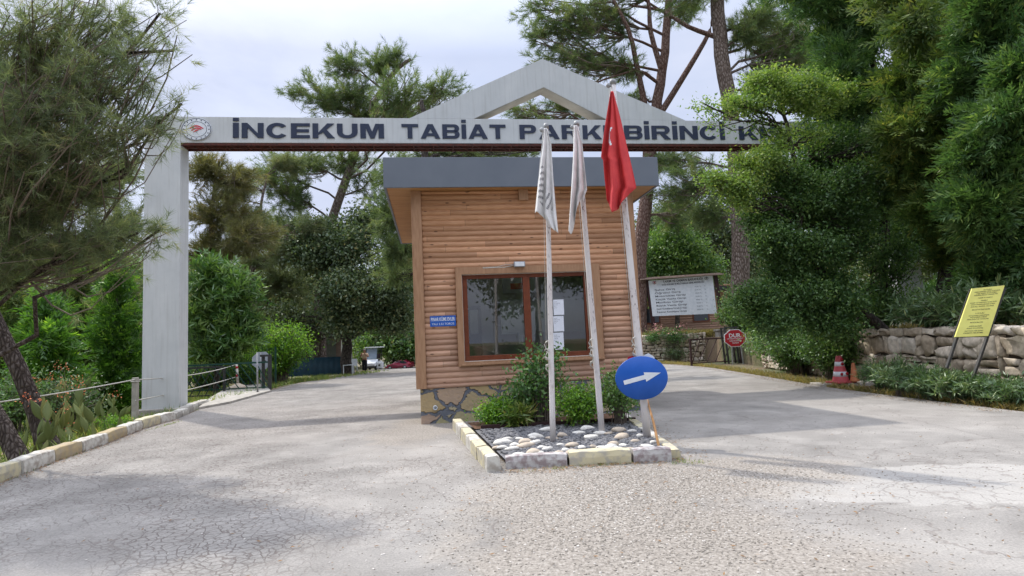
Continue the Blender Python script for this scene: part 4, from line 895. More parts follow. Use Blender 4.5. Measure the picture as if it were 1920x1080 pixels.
grass('verge_grass', np.concatenate([along(RIGHT[2:9], 3000, .35, .05)]), .16, 'dry', 'low green and straw coloured grass on the verge at the road edge', zf=lambda p: 0)
P = np.array([(x, y) for x, y in zip(rng.uniform(6.9, 14, 5200), FARW_Y + .35 + rng.gamma(1.2, 2.2, 5200))])
grass('bank_grass', P, .38, 'dry', 'yellow-green grass on the bank around the price board')
P = np.stack([rng.uniform(-22, -6.2, 9000), rng.uniform(7, 34, 9000)], 1); P = np.array([p for p in P if p[0] < edge(LEFT, p[1]) - .35])
grass('garden_grass', P, .30, 'grass', 'rough green undergrowth covering the garden behind the left kerb', 8)
P = np.stack([rng.uniform(10.2, 16, 5000), rng.uniform(8, 30, 5000)], 1)
P = np.array([p for p in P if p[0] > wallx(p[1]) + .3]); grass('terrace_grass', P, .35, 'dry', 'dry grass on the terrace behind the near stone wall')
P = np.stack([rng.uniform(-14, -9.8, 900), rng.uniform(30, 46, 900)], 1); grass('far_verge_grass', P, .2, 'grass', 'green verge below the blue-green tarpaulin', zf=lambda p: -.018 * (p[1] - 30))

# ---------------------------------------------------------------- stone walls
def stone_wall(name, label, a, b, h, th, z0, rh=.26, grp=None):
    a = np.array(a, float); b = np.array(b, float); Lw = np.linalg.norm(b - a); ang = math.atan2(b[1] - a[1], b[0] - a[0])
    e = empty(name, (a[0], a[1], z0), ang); tag(e, label, 'stone wall', grp)
    MB().box(0, Lw, .10, th - .10, -.1, h - .06).build('core', M['mortar'], e)
    V = []; Q = []; tn = []; b0 = 0; n = 5
    g = np.linspace(-1, 1, n); faces_tpl = []
    # rounded-box stone template: cube-sphere blend
    pts = {}; lst = []; fq = []
    def vid(p):
        kk = tuple(np.round(p, 4))
        if kk not in pts: pts[kk] = len(lst); lst.append(kk)
        return pts[kk]
    for ax in range(3):
        for sg_ in (-1, 1):
            for i in range(n - 1):
                for j in range(n - 1):
                    q = []
                    for di, dj in ((0, 0), (1, 0), (1, 1), (0, 1)):
                        p = [0, 0, 0]; p[ax] = sg_; p[(ax + 1) % 3] = g[i + di]; p[(ax + 2) % 3] = g[j + dj]; q.append(vid(p))
                    fq.append(q if sg_ > 0 else q[::-1])
    tp = np.array(lst); r_ = np.linalg.norm(tp, axis=1, keepdims=True); p4 = (np.abs(tp) ** 9).sum(1, keepdims=True) ** (1 / 9); tp = tp / p4; fq = np.array(fq)
    for face_y, outn in ((.12, -1), (th - .12, 1)):
        z = 0.0
        while z < h - .05:
            r1 = min(rh * random.uniform(.6, 1.2), h - z + .02); u = random.uniform(-.3, 0)
            while u < Lw:
                w = rh * random.uniform(.6, 1.7); ww = min(w, Lw - max(u, 0)); 
                if ww > .06:
                    cx = max(u, 0) + ww / 2; sub = 2 if (random.random() < .3 and r1 > .2) else 1
                    for q in range(sub):
                        hh = r1 / sub; sc = np.array((ww / 2 - .012, .13, hh / 2 - .011)); P_ = tp * sc
                        P_ = P_ + np.sin(tp @ rng.normal(size=(3, 3)) * 2.2 + rng.uniform(0, 6, 3)) * [min(.045, ww * .15), .03, min(.04, hh * .14)]
                        V.append(P_ + [cx, face_y + outn * random.uniform(0, .03), z + hh * (q + .5)]); Q.append(fq + b0); b0 += len(tp); tn.append(np.full(len(tp), random.random()))
                u += w
            z += r1
    me = npmesh('stonework', np.concatenate(V), np.concatenate(Q), np.concatenate(tn)); link('stonework', me, M['wall_stone'], e)
    return e
stone_wall('stone_wall', 'long rough stone retaining wall on the right behind the yellow notice', WX[0], WX[1], 1.40, .5, 0, .44)
stone_wall('stone_wall', 'rough stone retaining wall between the yellow notice and the traffic cones', WX[1], WX[2], 1.42, .5, 0, .42)
stone_wall('stone_wall', 'rough stone retaining wall hidden in foliage beyond the traffic cones', WX[2], WX[3], 1.42, .5, 0, .28)
stone_wall('stone_wall', 'pale stone wall below the price board across the far side of the right lane', (6.6, FARW_Y), (11.2, FARW_Y), 1.62, .5, -.08, .27)
fp = D(1352, 650, FARW_Y - .7); e = empty('wall_pier', (fp[0], fp[1], 0)); tag(e, 'grey masonry pier standing at the end of the pale stone wall behind the open barrier', 'pier')
plainbox('shaft', M['concrete'], e, -.1, 1.1, 0, .6, -.1, 1.60, bevel=.03); plainbox('cap', M['concrete'], e, -.16, 1.16, -.06, .66, 1.602, 1.72, bevel=.02)

# ---------------------------------------------------------------- price board
bd = FARW_Y + 1.3; P0 = D(1205, 523, bd); P1 = D(1345, 513, bd)
e = empty('price_board', (D(1226, 617, bd)[0], bd, 1.42)); tag(e, 'white entry price board between dark brown posts under a plank roof', 'price board')
loc = np.array(e.location)
def pw_(px, py, dy=0): return D(px, py, bd + dy) - loc
for (a, b) in (((1213, 522), (1226, 615)), ((1341, 515), (1354, 606))):
    MB().bar(pw_(*a), pw_(*b), .22, .16).build('post', M['post_brown'], e, bevel=.01)
c = [pw_(1215, 527), pw_(1335, 517), pw_(1343, 588), pw_(1223, 593)]
mb = MB(); V = [p + [0, -.10, 0] for p in c] + [p + [0, -.06, 0] for p in c]; mb.add(V, [(3, 2, 1, 0), (4, 5, 6, 7), (0, 1, 5, 4), (1, 2, 6, 5), (2, 3, 7, 6), (3, 0, 4, 7)]); panel = mb.build('panel', M['sign_white'], e)
mb = MB(); a, b = pw_(1198, 526), pw_(1352, 516)
for q in range(3): mb.bar(a + [0, -.35 + q * .32, .06 * q + .02], b + [0, -.35 + q * .32, .06 * q + .02], .30, .07)
mb.build('plank_roof', M['log_brown'], e, bevel=.01)
def board_text(corners, body, x, y, hgt, wid, mm, parent, align='LEFT', off=.104, bold=.0):
    """x,y,hgt,wid as fractions of the leaning panel"""
    o = text(body, 'lettering', mm, parent, 0, 0, 1, 1, y=0, extrude=0, align=align, bold=bold)
    n = len(o.data.vertices); V = np.empty(n * 3, np.float32); o.data.vertices.foreach_get('co', V); V = V.reshape(n, 3); u = x + V[:, 0:1] * wid; v = y - V[:, 2:3] * hgt
    tl, tr_, br, bl_ = [np.array(q) for q in corners]; W_ = (tl * (1 - u) + tr_ * u) * (1 - v) + (bl_ * (1 - u) + br * u) * v; nn = np.cross(tr_ - tl, bl_ - tl); nn /= np.linalg.norm(nn); nn *= -np.sign(nn[1]) 
    W_ = W_ + nn * off; o.data.vertices.foreach_set('co', W_.astype(np.float32).ravel()); o.data.update(); return o
board_text(c, 'TARIM VE ORMAN BAKANLIĞI', .53, .085, .06, .62, M['dark_text'], panel, 'CENTER', bold=.02)
board_text(c, 'DOĞA KORUMA VE MİLLİ PARKLAR GENEL MÜDÜRLÜĞÜ', .53, .165, .045, .66, M['dark_text'], panel, 'CENTER', bold=.02)
rows = [('Şahıs Giriş', .32), ('Öğrenci Giriş', .40), ('Motorsiklet Girişi', .47), ('Küçük Vasıta Girişi', .47), ('Minibüs Girişi', .42), ('Büyük Vasıta Girişi', .47), ('Çadır Konaklama Ücreti (1 Kişi)', .47), ('Karavan Konaklama Ücreti', .46)]
for i, (s_, w_) in enumerate(rows):
    board_text(c, s_, .075, .30 + i * .088, .050, w_, M['dark_text'], panel, bold=.012)
    board_text(c, ('10,00 TL', '5,00 TL', '20,00 TL', '30,00 TL', '90,00 TL', '180,00 TL', '70,00 TL', '90,00 TL')[i] , .70, .27 + i * .088, .028, .10, M['letter'], panel)
    board_text(c, 'TL', .85, .27 + i * .088, .028, .025, M['letter'], panel)
for ux, mm in ((.09, 'emblem_red'), (.90, 'dark_text')):
    o = MB().lathe([(.5, 0), (.5, .002)], (0, 0, 0), 20, ax='y').build('crest', M[mm], panel); p = c[0] * (1 - ux) + c[1] * ux; p = p + [0, -.115, -.14]; o.scale = (.22, 1, .18); o.location = tuple(p)
    o = MB().lathe([(.5, 0), (.5, .002)], (0, 0, 0), 20, ax='y').build('crest_field', M['paper'], panel); o.scale = (.18, 1, .145); o.location = tuple(p + [0, -.006, 0])
    o = MB().prism([(-.5, .3), (0, -.4), (.5, .3), (0, .5)], 0, .002).build('crest_motif', M['emblem_red' if ux < .5 else 'green_metal'], panel); o.scale = (.1, 1, .1); o.location = tuple(p + [0, -.010, 0])

# cabin behind the board
cab = empty('timber_cabin', (8.2, 42.5, 1.45), R(8)); tag(cab, 'brown log-sided cabin with dark roof edge behind the price board', 'cabin')
mb = MB(); z = 0.0
while z < 3.6:
    course(mb, 0, 8.5, z, z + .165, lambda u, o, z: (u, -o, z)); course(mb, 0, 6, z, z + .165, lambda u, o, z: (-o, u, z)); z += .165
mb.build('wall', M['siding_far'], cab); MB().box(.01, 8.5, .0, 6, 0, 3.6).build('wall_core', M['siding_far'], cab)
MB().prism([(-.6, 3.5), (8.9, 3.1), (8.9, 3.35), (-.6, 4.0), (-.6, 3.5)][:4], -.7, 6.5).build('roof', M['dark_metal'], cab)
for x0 in (1.2, 5.0):
    f = MB().box(x0, x0 + 1.3, -.06, -.034, .9, 2.1).build('window', M['brown_frame'], cab); MB().box(x0 + .1, x0 + 1.2, -.07, -.061, 1.0, 2.0).build('pane', M['glass_dark'], f)

# ---------------------------------------------------------------- open barrier gates
def lattice_gate(e, w, h, mm, nb=7, lean=.45):
    mb = MB(); mb.bar((0, 0, h), (w, 0, h), .07); mb.bar((0, 0, .12), (w, 0, .12), .05); mb.bar((0, 0, 0), (0, 0, h), .08); mb.bar((w, 0, 0), (w, 0, h), .08); mb.build('frame', mm, e)
    for i in range(nb):
        x = (i + .5) * w / nb; a = max(x - lean / 2, .03); b = min(x + lean / 2, w - .03); MB().bar((a, 0, .12), (b, 0, h - .03), .03).build('diagonal_bar', mm, e)
gb_ = D(1292, 685, 30.5); gb_ = G(1297, 686); e = empty('barrier_gate', (gb_[0], gb_[1], 0), R(10)); tag(e, 'dark open barrier gate with slanting bars in front of the pale stone wall', 'gate')
lattice_gate(e, 2.6, 1.25, M['post_brown'], 6, .6)
mb = MB()
for (x, dy) in ((1.9, -.05), (2.45, -.05), (2.0, .45), (2.55, .45)): mb.bar((x, dy, 0), (x - .1, dy, 1.75), .07)
mb.bar((1.8, -.05, 1.75), (2.5, -.05, 1.75), .07); mb.bar((1.9, -.05, 1.72), (1.95, .45, 1.72), .06); mb.bar((2.4, -.05, 1.72), (2.45, .45, 1.72), .06); mb.build('hinge_post', M['dark_metal'], e)
ds = D(1378, 634, gb_[1] - .5); e = empty('stop_sign', (ds[0], ds[1], 0)); tag(e, 'red octagonal stop sign reading DUR beside the open barrier gate', 'road sign')
r_ = 16.2 * ds[1] / F; oc = [(r_ * 1.24 / math.cos(PI / 8) * math.cos(PI / 8 + i * PI / 4), r_ / math.cos(PI / 8) * math.sin(PI / 8 + i * PI / 4) + ds[2]) for i in range(8)]
MB().prism(oc, -.01, .01).build('plate_rim', M['sign_white'], e); MB().prism([(x * .93, (z - ds[2]) * .93 + ds[2]) for x, z in oc], -.016, -.0105).build('plate', M['sign_red'], e)
text('DUR', 'lettering', M['sign_white'], e, 0, ds[2] + r_ * .10, r_ * .45, r_ * 1.35, y=-.017, extrude=.003, bold=.02)
for q, (s_, w_) in enumerate((('YAVAŞLAYINIZ BİLET', 1.9), ('ALMADAN GİRİLMEZ', 1.4), ('YASAKTIR', .8))): text(s_, 'lettering', M['sign_white'], e, 0, ds[2] - r_ * (.12 + q * .25), r_ * .15, r_ * w_, y=-.017, extrude=.003, bold=.01)
for x in (-.18, .32): MB().bar((x, .05, 0), (x * .8, .05, ds[2]), .05).build('leg', M['grey_metal'], e)

# left barrier: gate, octagon back, post, ropes
lg = G(506, 731); e = empty('barrier_gate', (lg[0], lg[1], 0), R(186)); tag(e, 'dark green barrier gate with slanting bars swung open behind the left gateway post', 'gate')
lattice_gate(e, 5.6, 1.15, M['green_metal'], 16, .7)
MB().bar((0, 0, 0), (0, 0, 1.45), .12).build('end_post', M['dark_metal'], e); MB().bar((.28, -.1, 0), (.28, -.1, 1.45), .1).build('end_post', M['dark_metal'], e); MB().bar((-.05, -.05, 1.42), (.4, -.05, 1.42), .09).build('top_rail', M['dark_metal'], e)
mb = MB()
for q in range(3): mb.bar((.03, -.05, .1 + q * .5), (.26, -.05, .55 + q * .35), .03)
mb.build('brace', M['dark_metal'], e)
fe = empty('garden_fence', (D(190, 700, 24)[0], 24.0, -.2), R(0)); tag(fe, 'dark fence of slanting bars along the garden behind the left gateway post', 'fence'); lattice_gate(fe, 5.0, 1.25, M['dark_metal'], 16, .6)
g3 = empty('mesh_fence', (G(455, 722)[0], 27.5, -.1), R(12)); tag(g3, 'dark green wire mesh fence panel behind the octagonal sign', 'fence')
mb = MB(); mb.bar((0, 0, 0), (0, 0, 1.9), .07); mb.bar((2.2, 0, 0), (2.2, 0, 1.9), .07); mb.build('posts', M['green_metal'], g3); mb = MB()
for q in range(22): mb.bar((.1 * q + .03, 0, .05), (.1 * q + .03, 0, 1.85), .012)
for q in range(10): mb.bar((0, 0, .1 + q * .19), (2.2, 0, .1 + q * .19), .012)
mb.build('wire_mesh', M['green_metal'], g3)
op = D(490, 720, lg[1] + .7); e = empty('sign_back', (op[0], op[1], 0.0)); tag(e, 'grey back of an octagonal sign on a thin post beside the dark green barrier gate', 'road sign')
zc = D(491, 676, op[1] + .05); MB().tube([(0, 0, .0), (-.02, 0, zc[2] + .35)], .025, 10).build('post', M['grey_metal'], e)
r_ = 16 * op[1] / F; MB().prism([(zc[0] - op[0] + r_ * 1.12 / math.cos(PI / 8) * math.cos(PI / 8 + i * PI / 4), zc[2] + r_ / math.cos(PI / 8) * math.sin(PI / 8 + i * PI / 4)) for i in range(8)], .03, .045).build('plate', M['grey_sign'], e)
tp_ = G(483, 735, .07); e = empty('thin_post', (tp_[0], tp_[1], .0)); tag(e, 'thin pale metal post standing at the pavement edge before the octagonal sign', 'post'); MB().tube([(0, 0, 0), (-.01, 0, D(482, 661, tp_[1])[2])], .032, 10).build('tube', M['grey_metal'], e); MB().lathe([(.07, .06), (.07, .08), (.03, .09)], (0, 0, 0), 12).build('foot_plate', M['dark_metal'], e)
wp = G(253, 788); e = empty('rope_post', (wp[0], wp[1], -.1)); tag(e, 'pale weathered square post holding the ropes behind the left kerb', 'post')
tz_ = D(252, 708, wp[1])[2]; plainbox('shaft', M['concrete'], e, -.065, .065, -.05, .05, 0, tz_ + .1, bevel=.01); MB().tube([(-.08, -.06, tz_), (.08, -.06, tz_), (.08, .06, tz_), (-.08, .06, tz_), (-.08, -.06, tz_)], .012, 6).build('rope_loop', M['rope'], e)
bs = G(446, 728, .07); e = empty('barrier_stand', (bs[0], bs[1], .07)); tag(e, 'short red and white banded post set in a domed concrete foot on the pavement', 'stand')
MB().lathe([(.38, 0), (.40, .04), (.30, .11), (.14, .17), (.08, .21), (.01, .22)], (0, 0, 0), 20).build('foot', M['cobble_tan'], e)
zt_ = D(441, 681, bs[1])[2] - .07; mb = MB(); mb.tube([(0, 0, .15), (-.05, 0, zt_)], .05, 10); mb.build('shaft', M['white_paint'], e)
for f0 in (.45, .78): MB().tube([(-.05 * f0, 0, zt_ * f0), (-.05 * (f0 + .1), 0, zt_ * (f0 + .1))], .053, 10).build('band', M['sign_red'], e)
def rope(name, label, a, b, sag):
    s = np.linspace(0, 1, 20)[:, None]; p = a * (1 - s) + b * s; p[:, 2] -= (4 * s * (1 - s))[:, 0] * sag
    o = MB().tube(p - a, .016, 6).build(name, M['rope'], None, a); return tag(o, label, 'rope')
pa = D(252, 712, wp[1] - .07); rope('barrier_rope', 'pale rope hung from the weathered post past the leaning pine trunk', D(-60, 762, 11.5), pa, .03)
rope('barrier_rope', 'upper pale rope between the weathered post and the banded stand', pa, D(441, 684, bs[1]), .12)
rope('barrier_rope', 'lower pale rope between the weathered post and the banded stand', D(254, 751, wp[1] - .07), D(442, 707, bs[1]), .05)

# ---------------------------------------------------------------- cones, notice
def cone(px, py, hpx, wpx, name, label, body, bands, bw):
    p = G(px, py, .06); s = p[1] / F; h = hpx * s; w = wpx * s / 2; e = empty(name, (p[0], p[1], .062), R(12)); tag(e, label, 'traffic cone')
    if bw: plainbox('base', body, e, -w * 1.0, w * 1.0, -w * .8, w * .8, 0, .05, bevel=.01)
    MB().lathe([(w * .74, .04), (w * .70, .06), (w * .24, h - .01), (w * .18, h)], (0, 0, 0), 18).build('body', body, e)
    for z0, z1 in bands:
        r = lambda z: w * (.72 - .50 * z) + .006
        MB().lathe([(r(z0), z0 * h), (r(z1), z1 * h)], (0, 0, 0), 18).build('band', M['sign_white'], e)
    return e, h, w
e, h, w = cone(1577, 718, 50, 40, 'traffic_cone', 'faded red and white banded traffic cone, the larger of the two', M['cone_red'], ((.24, .42), (.62, .78)), True)
for z, a in ((.33, -.5), (.34, .45), (.7, -.1), (.86, 0)):
    r = w * (.72 - .50 * z) + .012; MB().lathe([(.045, 0), (.045, -.004)], (r * math.sin(a), -r * math.cos(a) - .004, z * h), 10, ax='y').build('red_dot', M['sign_red'], e)
cone(1603, 718, 37, 22, 'traffic_cone', 'small plain faded orange traffic cone leaning on the bushes', M['cone_orange'], (), False)
ct = G(1585, 722); MB_ = MB(); MB_.prismz([(ct[0] - .65, ct[1] - .12), (ct[0] + .75, ct[1] - .3), (ct[0] + .75, ct[1] + .45), (ct[0] - .65, ct[1] + .6)], -.05, .06); tag(MB_.build('cone_slab', M['concrete'], bevel=.02), 'cracked concrete slab under the two traffic cones', 'slab')
yd = 11.3; e = empty('notice_board', (D(1806, 690, yd)[0], yd, .0)); tag(e, 'yellow printed notice leaning sideways on two dark legs before the stone wall', 'notice board'); loc = np.array(e.location)
c = [D(x, y, yd + dd) - loc for x, y, dd in ((1823, 541, .0), (1884, 535, .05), (1853, 630, -.05), (1791, 632, -.1))]
mb = MB(); V = c + [p + [0, .03, 0] for p in c]; mb.add(V, [(3, 2, 1, 0), (4, 5, 6, 7), (0, 1, 5, 4), (1, 2, 6, 5), (2, 3, 7, 6), (3, 0, 4, 7)]); panel = mb.build('panel', M['sign_yellow'], e)
mb = MB(); V = [p + [0, .032, 0] for p in c]; V = [V[0] + [-.02, 0, 0], V[1] + [.02, 0, .01], V[2] + [.02, 0, -.02], V[3] + [-.02, 0, -.01]]; V += [p + [0, .02, 0] for p in V]; mb.add(V, [(3, 2, 1, 0), (4, 5, 6, 7), (0, 1, 5, 4), (1, 2, 6, 5), (2, 3, 7, 6), (3, 0, 4, 7)]); mb.build('backing', M['dark_metal'], e)
MB().bar(D(1823, 545, yd + .06) - loc, D(1775, 690, yd - .06) - loc, .045).build('leg', M['dark_metal'], e); MB().bar(D(1883, 540, yd + .11) - loc, D(1822, 715, yd - .06) - loc, .045).build('leg', M['dark_metal'], e)
yl = [('DUYURU', .25, .05), ('ORMAN PARKINA GİRİŞ ÜCRETLİDİR', .8, .085), ('ATEŞ YAKMAK VE ÇÖP ATMAK', .62, .12), ('KESİNLİKLE YASAKTIR', .72, .155), ('TARIM VE ORMAN', .45, .215), ('ÖNEMLİ', .2, .27), ('ÇADIR VE KARAVAN ALANI İÇİN', .82, .31), ('GÖREVLİYE BAŞVURUNUZ LÜTFEN', .74, .35), ('ARAÇ PARK ALANI', .7, .39), ('BİLGİ VE İLETİŞİM', .55, .455),
      ('UYARI', .26, .53), ('KIYI ALANINDA CANKURTARAN', .62, .575), ('SAATLERİ DIŞINDA YÜZMEYİN', .5, .61), ('TEHLİKELİ VE YASAKTIR', .66, .65), ('MÜDÜRLÜK', .4, .715), ('GİRİŞ SAATLERİ', .38, .79), ('AÇILIŞ VE KAPANIŞ', .5, .83), ('HAFTANIN HER GÜNÜ', .55, .885), ('ORMAN İŞLETME', .6, .925)]
for s_, w_, y_ in yl: board_text(c, s_, .5, y_ + .012, .020, w_, M['dark_text'], panel, 'CENTER', off=.004, bold=.01)

# ---------------------------------------------------------------- far things on the left lane
def zf(y): return -.018 * (y - 30) + .0
# tarpaulin wall and pale building
ya = 41.0; a = D(515, 690, ya); b = D(640, 690, ya); e = empty('tarpaulin_fence', (a[0], ya, zf(ya)), 0); tag(e, 'low dark blue-green tarpaulin fence beside the far tree trunk', 'fence')
mb = MB(); n = 60; w = b[0] - a[0]; h = D(580, 671, ya)[2] - zf(ya)
V = [(w * i / n, .015 * math.sin(i * 1.3), z) for z in (0, h) for i in range(n + 1)] + [(w * i / n, .015 * math.sin(i * 1.3) + .04, z) for z in (0, h) for i in range(n + 1)]
m1 = n + 1; mb.add(V, [(i, i + 1, m1 + i + 1, m1 + i) for i in range(n)] + [(2 * m1 + i + 1, 2 * m1 + i, 3 * m1 + i, 3 * m1 + i + 1) for i in range(n)] + [(m1 + i, m1 + i + 1, 3 * m1 + i + 1, 3 * m1 + i) for i in range(n)], 0, True); mb.build('sheet', M['tarp'], e)
for q in range(4): MB().bar((w * q / 3, .12, 0), (w * q / 3, .12, h + .1), .07).build('post', M['dark_metal'], e)
e = empty('garden_shed', (D(528, 690, 44)[0], 44, zf(44))); tag(e, 'pale greenish shed with brown corner post and arched opening above the tarpaulin', 'shed')
w = D(640, 690, 44)[0] - D(528, 690, 44)[0]; h = D(600, 634, 44)[2] - zf(44)
MB().box(0, w, 0, 3, 0, h).build('wall', M['mesh_wall'], e); MB().box(w - .35, w + .02, -.08, -.002, 0, h).build('corner_post', M['log_brown'], e); MB().box(-.2, w + .3, -.3, 3.2, h, h + .15).build('roof', M['dark_metal'], e)
MB().prism([(1.2, 1.0), (2.2, 1.0), (2.2, 1.6), (1.9, 1.85), (1.5, 1.85), (1.2, 1.6)], -.03, -.002).build('opening', M['post_brown'], e)
mb = MB()
for q in range(30): mb.bar((w * q / 30, -.05, .8), (w * q / 30, -.05, h - .1), .02)
mb.build('wire_screen', M['grey_metal'], e)
# golf cart
gy = 50.0; gp = D(700, 690, gy); GS = 1.28
e = empty('golf_cart', (gp[0], gy, zf(gy) + .03), R(0)); tag(e, 'white golf cart with a pale roof and large windscreen parked beside the standing person', 'golf cart')
hs = (D(705, 650.5, gy)[2] - zf(gy)) / 2.0; ws = 37 * gy / F / 1.75; e.scale = (ws, 1.2, hs)
def pb(name, mm, b, bev=.03): return plainbox(name, mm, e, *b, bevel=bev)
mb = MB(); mb.add([(-.55, -1.0, .35), (.45, -1.0, .35), (.45, -1.0, .62), (-.55, -1.0, .62), (-.62, -.3, .3), (.55, -.3, .3), (.55, -.3, .95), (-.6, -.3, .95)], [(0, 1, 2, 3), (1, 5, 6, 2), (5, 4, 7, 6), (4, 0, 3, 7), (3, 2, 6, 7), (1, 0, 4, 5)]); mb.build('bonnet', M['cart_white'], e, bevel=.06)
pb('bumper', M['dark_metal'], (-.5, .42, -1.1, -1.0, .22, .38)); pb('chassis', M['dark_metal'], (-.55, .5, -.8, 1.0, .2, .34)); pb('body', M['cart_white'], (-.6, .55, .1, 1.0, .34, .75), .05)
mb = MB()
for x in (-.55, .5): mb.bar((x, -.35, .93), (x, -.05, 1.9), .045); mb.bar((x, .95, .7), (x, .85, 1.9), .045)
mb.build('roof_posts', M['dark_metal'], e); pb('roof', M['sign_white'], (-.68, .72, -.25, 1.1, 1.90, 1.98), .03)
MB().add([(-.53, -.34, .95), (.40, -.34, .95), (.40, -.06, 1.86), (-.53, -.06, 1.86)], [(0, 1, 2, 3)]).build('windscreen', M['windscreen'], e)
pb('seat', M['seat_dark'], (-.5, .48, .15, .6, .76, .9), .03); pb('backrest', M['seat_dark'], (-.5, .48, .6, .7, .95, 1.4), .03)
pb('basket', M['cart_white'], (.52, .98, -.75, -.2, .15, .66), .03); MB().lathe([(.09, 0), (.09, -.01)], (.75, -.76, .42), 12, ax='y').build('badge', M['dark_metal'], e)
for x, y in ((-.5, -.7), (.42, -.7), (-.5, .65), (.42, .65)):
    o = MB().lathe([(.18, -.08), (.22, -.06), (.22, .06), (.18, .08)], (x, y, .22), 18, ax='x').build('wheel', M['rubber'], e); MB().lathe([(.11, -.09), (.11, .09)], (x, y, .22), 12, ax='x').build('rim', M['grey_metal'], o)
for x in (-.42, .3): MB().lathe([(.07, 0), (.075, -.02), (.05, -.03)], (x, -.99, .52), 12, ax='y').build('headlight', M['paper'], e)
# red car: side profile
cy = 53.0; c0 = D(728, 689, cy); c1 = D(770, 689, cy); cw = (c1[0] - c0[0]) / 4.0; e = empty('red_car', (c0[0] - .3, cy, zf(cy) - .12), R(-6)); tag(e, 'dark red hatchback car parked beyond the golf cart', 'car')
ch = (D(750, 675.5, cy)[2] - zf(cy) + .12) / 1.45; e.scale = (cw * 1.15, 1, ch)
prof = [(0, .35), (0, .62), (.25, .78), (1.0, .92), (1.75, 1.40), (2.9, 1.45), (3.55, 1.15), (3.95, 1.02), (4.02, .7), (3.98, .35)]
mb = MB(); V = []; nn = len(prof)
for y, s_ in ((0, .0), (.12, .06), (1.6, .06), (1.72, .0)):
    for x, z in prof: k_ = (0 if z < .95 else .18 if (y in (0, 1.72)) else 0); V.append((x, y + (.2 if z > .95 and y < .8 else -.2 if z > .95 else 0), z - (.02 if y in (0, 1.72) else 0)))
fs = [tuple(range(nn)), tuple(range(4 * nn - 1, 3 * nn - 1, -1))] + [(r_ * nn + i, (r_ + 1) * nn + i, (r_ + 1) * nn + (i + 1) % nn, r_ * nn + (i + 1) % nn) for r_ in range(3) for i in range(nn)]
mb.add(V, fs); body = mb.build('body', M['car_red'], e, bevel=.04)
MB().prism([(1.2, .97), (1.8, 1.34), (2.25, 1.36), (2.25, .97)], .10, .18).build('window', M['glass_dark'], e); MB().prism([(2.33, .97), (2.33, 1.36), (2.85, 1.38), (3.4, 1.08), (3.3, .97)], .10, .18).build('window', M['glass_dark'], e)
MB().box(3.7, 4.03, -.01, .12, .72, .95).build('tail_lamp', M['sign_red'], e); MB().box(0.02, .3, -.02, .1, .6, .74).build('headlight', M['paper'], e)
MB().box(1.15, 3.3, -.012, .0, .58, .64).build('side_moulding', M['dark_metal'], e)
for x in (.8, 3.15):
    for y in (-.02, 1.55):
        o = MB().lathe([(.28, 0), (.33, .03), (.33, .17), (.28, .2)], (x, y, .33), 20, ax='y').build('wheel', M['rubber'], e); MB().lathe([(.2, -.01), (.2, .02)], (x, y, .33), 14, ax='y').build('rim', M['grey_metal'], o)
# white bench frame near the trunk
q0 = D(643, 697, 39); e = empty('white_bench', (q0[0], 39, zf(39))); tag(e, 'small white framed bench in front of the far dark tree trunk', 'bench'); hb = D(650, 684, 39)[2] - zf(39); w = 18 * 39 / F
plainbox('seat', M['sign_white'], e, 0, w, 0, .4, hb - .05, hb)
for x in (.03, w - .03):
    for y in (.04, .36): MB().bar((x, y, 0), (x, y, hb - .05), .05).build('leg', M['sign_white'], e)
q0 = D(664, 695, 46); e = empty('plastic_chair', (q0[0], 46, zf(46)), R(20)); tag(e, 'white plastic chair standing between the dark trunk and the person', 'chair'); e.scale = (1.25, 1.2, 1.2)
plainbox('seat', M['sign_white'], e, -.22, .22, -.22, .22, .40, .44); plainbox('backrest', M['sign_white'], e, -.22, .22, .2, .24, .45, .85)
for x in (-.2, .2):
    for y in (-.2, .2): MB().bar((x, y, 0), (x * .9, y * .9, .4), .04).build('leg', M['sign_white'], e)

# person
py_ = 46.0; f0 = D(684, 693.5, py_); H_ = (D(684, 655, py_)[2] - zf(py_)); per = empty('person', (f0[0], py_, zf(py_) + .0), R(-15)); per.scale = (H_ / 1.75 * 1.18, H_ / 1.75, H_ / 1.75)
tag(per, 'person in a peach shirt and dark trousers beside the golf cart, hands raised', 'person')
def skin(name, verts, edges, radii, mm, parent, root=0, sub=1):
    me = bpy.data.meshes.new(name); me.from_pydata(verts, edges, []); me.update(); o = link(name, me, mm, parent)
    me.skin_vertices or None
    s = o.modifiers.new('skin', 'SKIN'); s.use_smooth_shade = True
    if not me.skin_vertices: 
        try: me.attributes
        except Exception: pass
    sv = me.skin_vertices[0].data if me.skin_vertices else None
    if sv:
        for i, r in enumerate(radii): sv[i].radius = (r, r) if not hasattr(r, '__len__') else r
        sv[root].use_root = True
    su = o.modifiers.new('sub', 'SUBSURF'); su.levels = sub; su.render_levels = sub; return o
hands = [((.30, -.02, 1.12), (.12, -.20, 1.42)), ((-.30, -.02, 1.12), (-.10, -.20, 1.40))]
V = [(0, 0, .95), (0, 0, 1.15), (0, 0, 1.35), (0, .0, 1.47), (0, -.01, 1.55), (0, -.02, 1.64), (0, -.02, 1.72)]; Ed = [(0, 1), (1, 2), (2, 3), (3, 4), (4, 5), (5, 6)]; Rr = [(.16, .11), (.15, .11), (.18, .11), (.06, .06), (.065, .075), (.085, .10), (.06, .07)]
